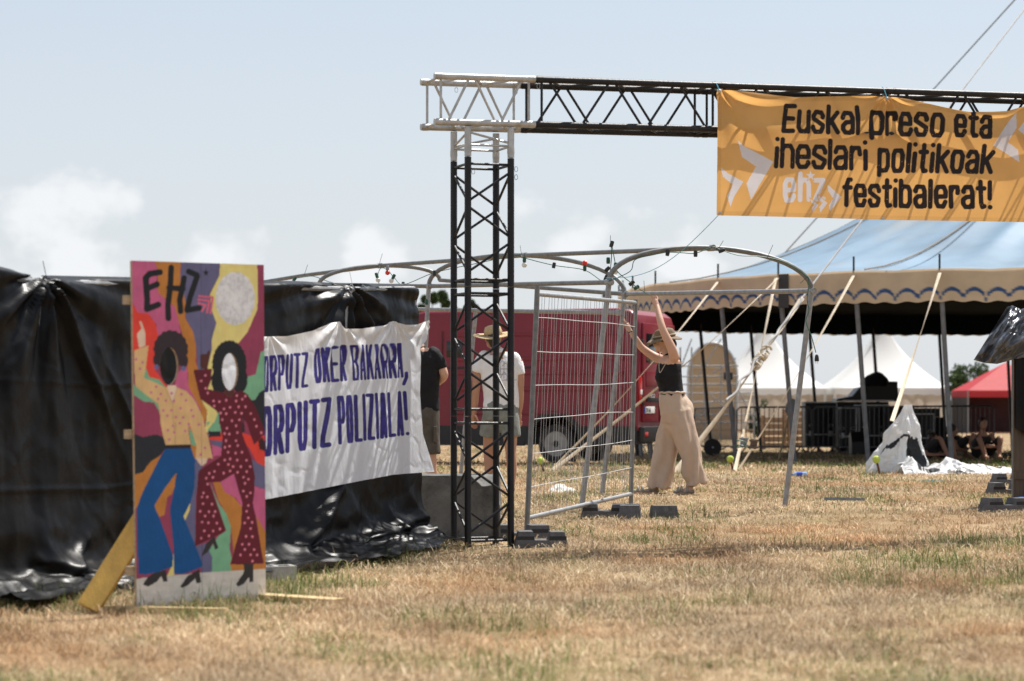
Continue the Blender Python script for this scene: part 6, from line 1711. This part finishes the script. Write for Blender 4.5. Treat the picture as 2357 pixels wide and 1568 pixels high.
# ------------------------------------------------------------------ white plastic bundle
M_plastic = mat('white_plastic_sheet', None, .38, var=.05, scale=5, attr=True, translucent=.25, bump=.25, bscale=9, crease=.45, cscale=6)
bc = G(2052, 1092) + Vector((.10, .15, 0))
bund = root('plastic_sheet_bundle', bc[:], 'heap of white plastic sheeting with black underside tied up around a strap', 'plastic sheet')
th_, hh_ = np.meshgrid(np.linspace(0, 2*np.pi, 150), np.linspace(0, 1, 90))
rad_ = .045 + .36*(1 - hh_)**1.15 + .035*np.exp(-((hh_ - .65)/.16)**2)
rad_ = rad_*(1 + .15*np.sin(th_*7 + 2.5*hh_ + 2*vnoise(hh_*3, 0, 0, 90)) + .42*(ridged(np.cos(th_)*2.6, np.sin(th_)*2.6, hh_*2.2, 3, 91) - .6) + .10*fbm(np.cos(th_)*5, np.sin(th_)*5, hh_*7, 2, 92))
lean_ = .16*hh_
zc_ = .98*hh_ + .07*(ridged(np.cos(th_)*3, np.sin(th_)*3, hh_*4, 2, 93) - .6)*np.sin(math.pi*hh_)
posb = np.stack([bc.x + rad_*np.cos(th_)*1.05 + lean_, bc.y + rad_*np.sin(th_)*.8, bc.z + np.maximum(zc_, -.01)], -1)
cb_ = np.zeros(th_.shape + (3,)); cb_[:] = (.78, .78, .77)
a0_ = (th_ - 1.5*math.pi)                                # 0 faces the viewer
nz9 = .10*fbm(np.cos(th_)*4, np.sin(th_)*4, hh_*6, 3, 99)
dark = (a0_ + nz9*1.5 > .10 + .25*hh_) & (a0_ < .95 - .2*hh_) & (hh_ + nz9 < .52) | (np.abs(hh_ - .42 + nz9 - .10*np.sin(a0_*2.2 + 1.2)) < .045 + .4*nz9) & (a0_ > -1.3) & (a0_ < .4)
cb_[dark] = (.010, .010, .011)
grid_mesh('gathered_sheet', posb, M_plastic, bund, cb_)
xs_, ys_ = np.meshgrid(np.linspace(0, 1, 150), np.linspace(0, 1, 60))
gA, gB = G(2085, 1096), G(2345, 1098)
px_ = gA.x + xs_*(gB.x - gA.x + .2); py_ = gA.y + .1 + ys_*(1.15 + .2*np.sin(xs_*7)) + .12*fbm(xs_*6, ys_*3, 0, 3, 95)
env = np.sin(math.pi*np.clip(ys_, 0, 1))**.6*(.35 + .65*(1 - xs_))
hgt_ = env*(.06 + .30*ridged(xs_*4.6, ys_*2.2, 0, 3, 96)**1.6 + .06*fbm(xs_*12, ys_*6, 0, 2, 97))
pz_ = np.interp(py_, GY, GZ) + np.maximum(hgt_, .004) - .002
cs_ = np.zeros(xs_.shape + (3,)); cs_[:] = (.80, .80, .79)
cs_[(vnoise(xs_*5 + 3, ys_*3, 0, 98) > .62) | ((np.abs(xs_ - .22) < .09) & (ys_ < .30) & (ys_ > .08))] = (.012, .012, .013)
grid_mesh('spread_sheet', np.stack([px_, py_, pz_], -1), M_plastic, bund, cs_)

# ------------------------------------------------------------------ wrapped panel at the right edge with black plastic over its corner
rpl = Plane(G(2333, 1163), (.965, .26))
M_brown_wrap = mat('brown_stained_boards', (.075, .048, .028), .45, var=.5, scale=2.5, stretch=(5, 5, .6), bump=.5, bscale=9, dirt=(.012, .011, .010), dirt_at=.50, dirt_scale=1.5)
rp = root('wrapped_panel', Vector(rpl.pos(.9, gz(rpl.O.y)).tolist()), 'dark board fence wrapped in black plastic at the right edge of the picture', 'fence')
gz0 = gz(rpl.O.y)
for k in range(9):
    w0 = .2*k
    a = Vector(rpl.pos(w0 + .004, gz0 + .03 + .01*math.sin(k*5), .01*math.sin(k*3)).tolist()); b = Vector(rpl.pos(w0 + .194, gz0 + .03, .01*math.sin(k*3)).tolist())
    MB().prism([a, b, b + Vector((0, 0, 1.72)), a + Vector((0, 0, 1.72))], -rpl.n*.022).build('board', M_brown_wrap, rp)
for z in (.25, 1.5):
    MB().prism([Vector(rpl.pos(t, gz0 + z + dz, .016).tolist()) for t, dz in ((0, 0), (1.8, 0), (1.8, .07), (0, .07))], rpl.n*.02).build('crosspiece', M_brown_wrap, rp)
rod('post', Vector(rpl.pos(.03, gz0, -.06).tolist()), Vector(rpl.pos(.03, gz0 + 1.9, -.06).tolist()), .019, M_galv_dull, rp, 10)
tq, zq = np.meshgrid(np.linspace(.0, 1.85, 110), np.linspace(0, 1, 80))
zr = gz0 + .62 + zq*1.22
o_ = .05 + .05*fbm(tq*5, zr*1.2, 0, 3, 41) + .05*(ridged(tq*7, zr*.8, 0, 2, 42) - .6)
zr = zr + (1 - zq)*.16*vnoise(tq*3, 0, 0, 43)
grid_mesh('hanging_plastic', rpl.pos(tq, zr, np.maximum(o_, .042)), M_tarp, rp)
M_tarp_shiny = mat('shiny_black_plastic', (.085, .095, .115), .28, 0, var=.4, scale=4, bump=.4, bscale=7, spec=.9, crease=.4, cscale=5)  # black plastic, grey-blue sky reflection mixed into its base colour
bunch = None
topE = [(2318, 706), (2330, 703), (2350, 712), (2385, 700), (2450, 690)]; botE = [(2241, 829), (2268, 836), (2295, 838), (2340, 826), (2450, 812)]
ss, tt2 = np.meshgrid(np.linspace(0, 1, 90), np.linspace(0, 1, 70))
kx = np.linspace(0, 1, 5)
bu0 = np.interp(ss, kx, [p[0] for p in topE]); bv0 = np.interp(ss, kx, [p[1] for p in topE]); bu1 = np.interp(ss, kx, [p[0] for p in botE]); bv1 = np.interp(ss, kx, [p[1] for p in botE])
uu = bu0*(1 - tt2) + bu1*tt2; vv = bv0*(1 - tt2) + bv1*tt2
dep_ = 21.72 - .20*np.sin(math.pi*tt2*.85)*np.clip(ss*3, .3, 1) + .22*(ridged(ss*3.2 + tt2*1.1, tt2*1.5, 0, 3, 45) - .6) + .05*fbm(ss*9, tt2*4, 0, 2, 46)
dep_ = np.minimum(dep_, 21.9)
pb_ = np.stack([(uu - UC)/F*dep_, dep_, CAMZ - (vv - VH)/F*dep_], -1)
grid_mesh('gathered_plastic', pb_, M_tarp_shiny, rp)

# ------------------------------------------------------------------ far tents, stall, stage and scaffold
M_white_tent = mat('white_tent_pvc', (.82, .82, .80), .5, var=.03, scale=.6, translucent=.3)
M_wall_tent = mat('shaded_white_tent_wall', (.56, .48, .40), .7, var=.08, scale=1.5, translucent=.3)  # white tent wall tinted beige, its shade put into the colour
def pagoda(u, y, half, label, eav=2.15, peak=6.4):
    c = yb(u, y); r_ = root('pagoda_tent', c[:], label, 'tent', 'white pagoda tents behind the big top')
    n1, n2 = 4*16, 22; pos = np.empty((n2, n1 + 1, 3))
    for i, h in enumerate(np.linspace(0, 1, n2)):
        k = half*((1 - h)**2.1*.92 + .08*(1 - h)); sq = 1 - .55*h
        for j in range(n1 + 1):
            a = 2*math.pi*j/n1 + math.pi/4; ca, sa = math.cos(a), math.sin(a)
            m_ = max(abs(ca), abs(sa)); f = k*((1/m_)*sq + (1 - sq)*1.15)
            pos[i, j] = (c.x + ca*f, c.y + sa*f, c.z + eav + (peak - eav)*h)
    grid_mesh('roof', pos, M_white_tent, r_)
    for sx, sy in ((-1, -1), (1, -1), (1, 1), (-1, 1)):
        rod('corner_post', c + Vector((sx*half*.98, sy*half*.98, 0)), c + Vector((sx*half*.98, sy*half*.98, eav)), .06, M_white_tent, r_, 8)
    for k in range(4):
        a = Matrix.Rotation(k*math.pi/2, 3, 'Z'); s_, t_ = np.meshgrid(np.linspace(-half, half, 80), np.linspace(0, 1, 6))
        dpt = .30 + .06*np.abs(np.sin(s_*5))
        loc = np.stack([s_, -half*1.005 + 0*s_, eav + .01 - t_*dpt], -1) @ np.array(a).T
        grid_mesh('valance', loc + np.array(c), M_white_tent, r_)
        if k in (1, 2, 3):
            s_, t_ = np.meshgrid(np.linspace(-half*.97, half*.97, 90), np.linspace(0, 1, 8))
            loc = np.stack([s_, -half*.96 + .05*np.sin(s_*9), eav - t_*(eav - .05)], -1) @ np.array(a).T
            grid_mesh('side_wall', loc + np.array(c), M_wall_tent, r_)
pagoda(2030, 112, 2.75, 'white pagoda tent on the right, its corner ending beside the red canopy')
pagoda(1757, 113, 2.75, 'white pagoda tent on the left, seen behind the knotted strap')
M_red_fab = mat('red_canopy_fabric', (.55, .035, .045), .65, var=.08, scale=2, translucent=.3)
M_dark_wall = mat('dark_stall_wall', (.035, .032, .034), .85, var=.2)
sc_ = yb(2306, 108); stall = root('market_stall', sc_[:], 'red canopy stall with dark back wall at the far right', 'stall')
hw_, ev_, pk_ = 2.0, 2.0, 3.35
rv = [sc_ + Vector((x*hw_, y*hw_, ev_)) for x, y in ((-1, -1), (1, -1), (1, 1), (-1, 1))] + [sc_ + Vector((.2, 0, pk_))]
MB().add(rv, [(0, 1, 4), (1, 2, 4), (2, 3, 4), (3, 0, 4)]).build('canopy', M_red_fab, stall)
for i in range(4):
    a, b = rv[i], rv[(i+1) % 4]
    MB().add([a, b, b - Vector((0, 0, .32)), a - Vector((0, 0, .32))], [(0, 1, 2, 3)]).build('valance', M_red_fab, stall)
    rod('leg', Vector((a.x, a.y, sc_.z)), a, .03, M_galv, stall, 6)
MB().box(sc_ + Vector((0, hw_ - .05, 1.0)), (hw_*1.96, .04, 2.0)).build('back_wall', M_dark_wall, stall); MB().box(sc_ + Vector((-hw_ + .03, 0, 1.0)), (.04, hw_*1.9, 2.0)).build('side_wall', M_dark_wall, stall)
MB().box(sc_ + Vector((.9, -hw_ + .2, .48)), (1.7, .5, .95), bevel=.02).build('counter', M_red_fab, stall)
M_stage = mat('beige_stage_sheet', (.50, .375, .25), .8, var=.08, scale=1, translucent=.2)
ys = 82.0; s0 = F/ys
stg = root('arched_stage', yb(1640, ys)[:], 'beige sheeted arched stage back standing behind the scaffold', 'stage')
xc = (1640 - UC)/s0; wv, base_z = .86, gz(ys)
an = np.linspace(0, math.pi, 24)
arch_pts = [(-wv, 0)] + [(-wv*math.cos(a), 2.3 + 1.15*math.sin(a)) for a in an] + [(wv, 0)]
MB().prism([Vector((xc + x, ys, base_z + z)) for x, z in arch_pts], (0, .06, 0)).build('sheet_wall', M_stage, stg)
pipe('arch_tube', [Vector((xc + x*1.02, ys - .04, base_z + z*1.01)) for x, z in arch_pts], .05, M_case_alu, stg, 8)
for z in (.9, 1.9, 2.6): MB().box((xc, ys - .02, base_z + z), (wv*2, .03, .035)).build('seam', M_rope, stg)
sca = root('scaffold', yb(1610, 78)[:], 'grey tube scaffold with diagonal braces in front of the beige stage', 'scaffold')
for u in (1566, 1592, 1622, 1660, 1694, 1735):
    for y in (77, 79):
        b = yb(u, y); hgt = 3.2 if u < 1600 else 2.6 if u < 1690 else 1.55
        rod('standard', b, b + Vector((0, 0, hgt)), .028, M_galv, sca, 8)
for v in (842, 866, 884, 905, 925, 955, 972):
    rod('ledger', P(1560, v + 1, 77), P(1700 if v < 880 else 1745, v, 77), .024, M_galv, sca, 8)
for (u0, v0, u1, v1) in ((1600, 880, 1660, 780), (1595, 965, 1690, 885), (1626, 900, 1690, 960), (1566, 850, 1592, 780), (1700, 900, 1742, 980), (1566, 900, 1622, 980), (1640, 860, 1694, 825)):
    rod('diagonal', P(u0, v0, 76.9), P(u1, v1, 76.9), .022, M_galv, sca, 8)
MB().box(P(1676, 866, 76.7), (.30, .3, .26), bevel=.02).build('flood_lamp', M_black, sca, 'auto')
for v in (968, 990): MB().box(P(1650, v, 76.5), (2.4, .4, .05)).build('plank', M_crate, sca)

# ------------------------------------------------------------------ trees
M_leaf = grass_material(); M_leaf.name = 'leaves'
M_bark = mat('bark', (.10, .075, .055), .9, var=.3, scale=8, bump=.5, bscale=14)
def tree(name, u, v_top, y, width, label, trunk_h, n=5200, dens=1.0, cat='tree', leaf=.16):
    c = yb(u, y); top = CAMZ - (v_top - VH)/F*y; hgt = top - c.z
    r_ = root(name, c[:], label, cat, 'far trees on the horizon' if cat == 'tree' else 'far shrubs')
    rnd = random.Random(int(u)); tk = MB()
    tk.tube([c, c + Vector((.1, 0, hgt*.4)), c + Vector((-.05, 0, hgt*.85))], [hgt*.022, hgt*.016, hgt*.005], 8)
    cl = []
    for k in range(16):
        h = trunk_h + (1 - trunk_h)*rnd.random(); a = rnd.uniform(0, 6.28); rr = width*.5*(1 - abs(h - .62)*.9)*rnd.uniform(.35, 1.0)
        e = c + Vector((math.cos(a)*rr, math.sin(a)*rr, hgt*min(h, .95))); cl.append((e, width*rnd.uniform(.10, .20)))
        s = c + Vector((0, 0, hgt*h*.7)); tk.tube([s, s.lerp(e, .6) + Vector((0, 0, hgt*.03)), e], [hgt*.008, hgt*.005, hgt*.002], 5)
    tk.build('trunk', M_bark, r_, True, fix=False)
    rg = np.random.default_rng(int(u))
    pick = rg.integers(0, len(cl), n); ce = np.array([list(q[0]) for q in cl]); cr_ = np.array([q[1] for q in cl])
    d = rg.normal(size=(n, 3)); d /= np.linalg.norm(d, axis=1)[:, None]
    pp = ce[pick] + d*(cr_[pick]*rg.random(n)**.4)[:, None]*np.array([1, 1, 1.25])
    a = rg.normal(size=(n, 3)); a /= np.linalg.norm(a, axis=1)[:, None]; b = np.cross(a, rg.normal(size=(n, 3))); b /= np.linalg.norm(b, axis=1)[:, None]
    sz = (leaf*(.6 + .8*rg.random(n)))[:, None]
    v = np.stack([pp - a*sz, pp + b*sz*.5, pp + a*sz, pp - b*sz*.5], 1).reshape(-1, 3)
    q = np.arange(n*4).reshape(-1, 4)
    col = np.repeat(np.array([.055, .085, .030])*(.6 + .8*rg.random((n, 1))), 4, 0)
    raw_mesh('crown', v, q, M_leaf, r_, col, smooth=False)
tree('field_tree', 986, 664, 150, 1.6, 'slim dark green tree seen above the red van left of the truss tower', .25)
tree('field_tree', 1030, 668, 152, 1.7, 'green tree crown showing right beside and through the truss tower', .25)
tree('field_tree', 1078, 672, 156, 1.5, 'small green tree behind the truss tower legs', .25)
tree('field_tree', 1388, 664, 150, 1.6, 'lone green tree seen through the top of the wire panel', .25)
tree('field_shrub', 1678, 838, 118, 1.2, 'thin light green sapling between scaffold and white tent', .3, 500, cat='shrub', leaf=.09)
tree('field_shrub', 2196, 868, 120, 1.9, 'dark shrub left of the red canopy', .05, 2600, cat='shrub', leaf=.10)
tree('field_shrub', 2232, 848, 124, 2.4, 'taller shrub rising behind the red canopy', .05, 1500, cat='shrub', leaf=.11)
tree('field_shrub', 1742, 925, 90, .9, 'small green bush behind the scaffold feet', .05, 900, cat='shrub', leaf=.07)

# ------------------------------------------------------------------ litter
M_pet = mat('clear_blue_bottle', (.35, .50, .75), .12, var=.05); M_pet_lab = mat('blue_bottle_label', (.03, .08, .45), .4, var=.1)
b = G(1840, 1100); bt = root('water_bottle', b[:], 'crushed blue plastic bottle lying on the grass right of the tube frame leg', 'bottle')
Rb = Matrix.Rotation(R(-8), 3, 'Z'); cb0 = b + Vector((0, 0, .045))
MB().lathe(cb0, [(.012, -.10), (.014, -.085), (.034, -.05), (.036, .09), (.028, .10)], 14, axis='X', rot=Rb).build('bottle_body', M_pet, bt, 'auto')
MB().lathe(cb0, [(.0368, -.035), (.0368, .04)], 14, axis='X', rot=Rb).build('label_band', M_pet_lab, bt, 'auto'); MB().lathe(cb0, [(.015, -.115), (.015, -.092)], 12, axis='X', rot=Rb).build('cap', M_pet_lab, bt, 'auto')
p0 = G(1294, 1136); ss, tt2 = np.meshgrid(np.linspace(-1, 1, 50), np.linspace(-1, 1, 40))
env = np.clip(1 - ss**2, 0, 1)**.5*np.clip(1 - tt2**2, 0, 1)**.5
zz_ = p0.z + .004 + env*(.035 + .075*ridged(ss*2.4, tt2*2.4, 0, 3, 55)**2)
M_paper = mat('white_plastic_bag', (.80, .80, .76), .6, var=.05, translucent=.3)
tag(grid_mesh('plastic_bag', np.stack([p0.x + ss*.16, p0.y + tt2*.16, zz_], -1), M_paper, None, based=True), 'crumpled white plastic bag on the grass behind the wire panel', 'plastic bag')
a, b2 = G(1897, 1158), G(1990, 1160)
tag(MB().prism([a + Vector((0, -.015, .03)), a + Vector((0, .0, .055)), a + Vector((0, .02, .03))], b2 - a).build('metal_strip', M_galv_dull, None, based=True), 'short grey metal profile lying on the grass in the gateway', 'metal bar')
M_twine = M_blue_cord
c0 = G(2118, 1110)
tag(MB().tube([c0 + Vector((.10*math.sin(k*.9) + .02*k, .05*math.cos(k*1.7), .02 + .012*math.sin(k*2.1))) for k in range(14)], .004, 5).build('twine_scrap', M_twine, None, False, based=True, fix=False), 'tangle of pale blue twine on the grass left of the tennis ball stake', 'twine')
c0 = G(2350, 1172)
bb_ = MB(); bb_.ball(c0 + Vector((0, 0, .06)), (.12, .08, .06), 16, 12)
v_, n_, f_ = melt(bb_, .008, 2); v_ = v_ + n_*(.02*fbm(v_[:, 0]*30, v_[:, 1]*30, v_[:, 2]*30, 2, 5))[:, None]
tag(raw_mesh('blue_cloth', v_, f_, mat('blue_cloth_scrap', (.03, .09, .28), .7, var=.2), None), 'crumpled dark blue cloth beside the wrapped panel at the right edge', 'cloth')
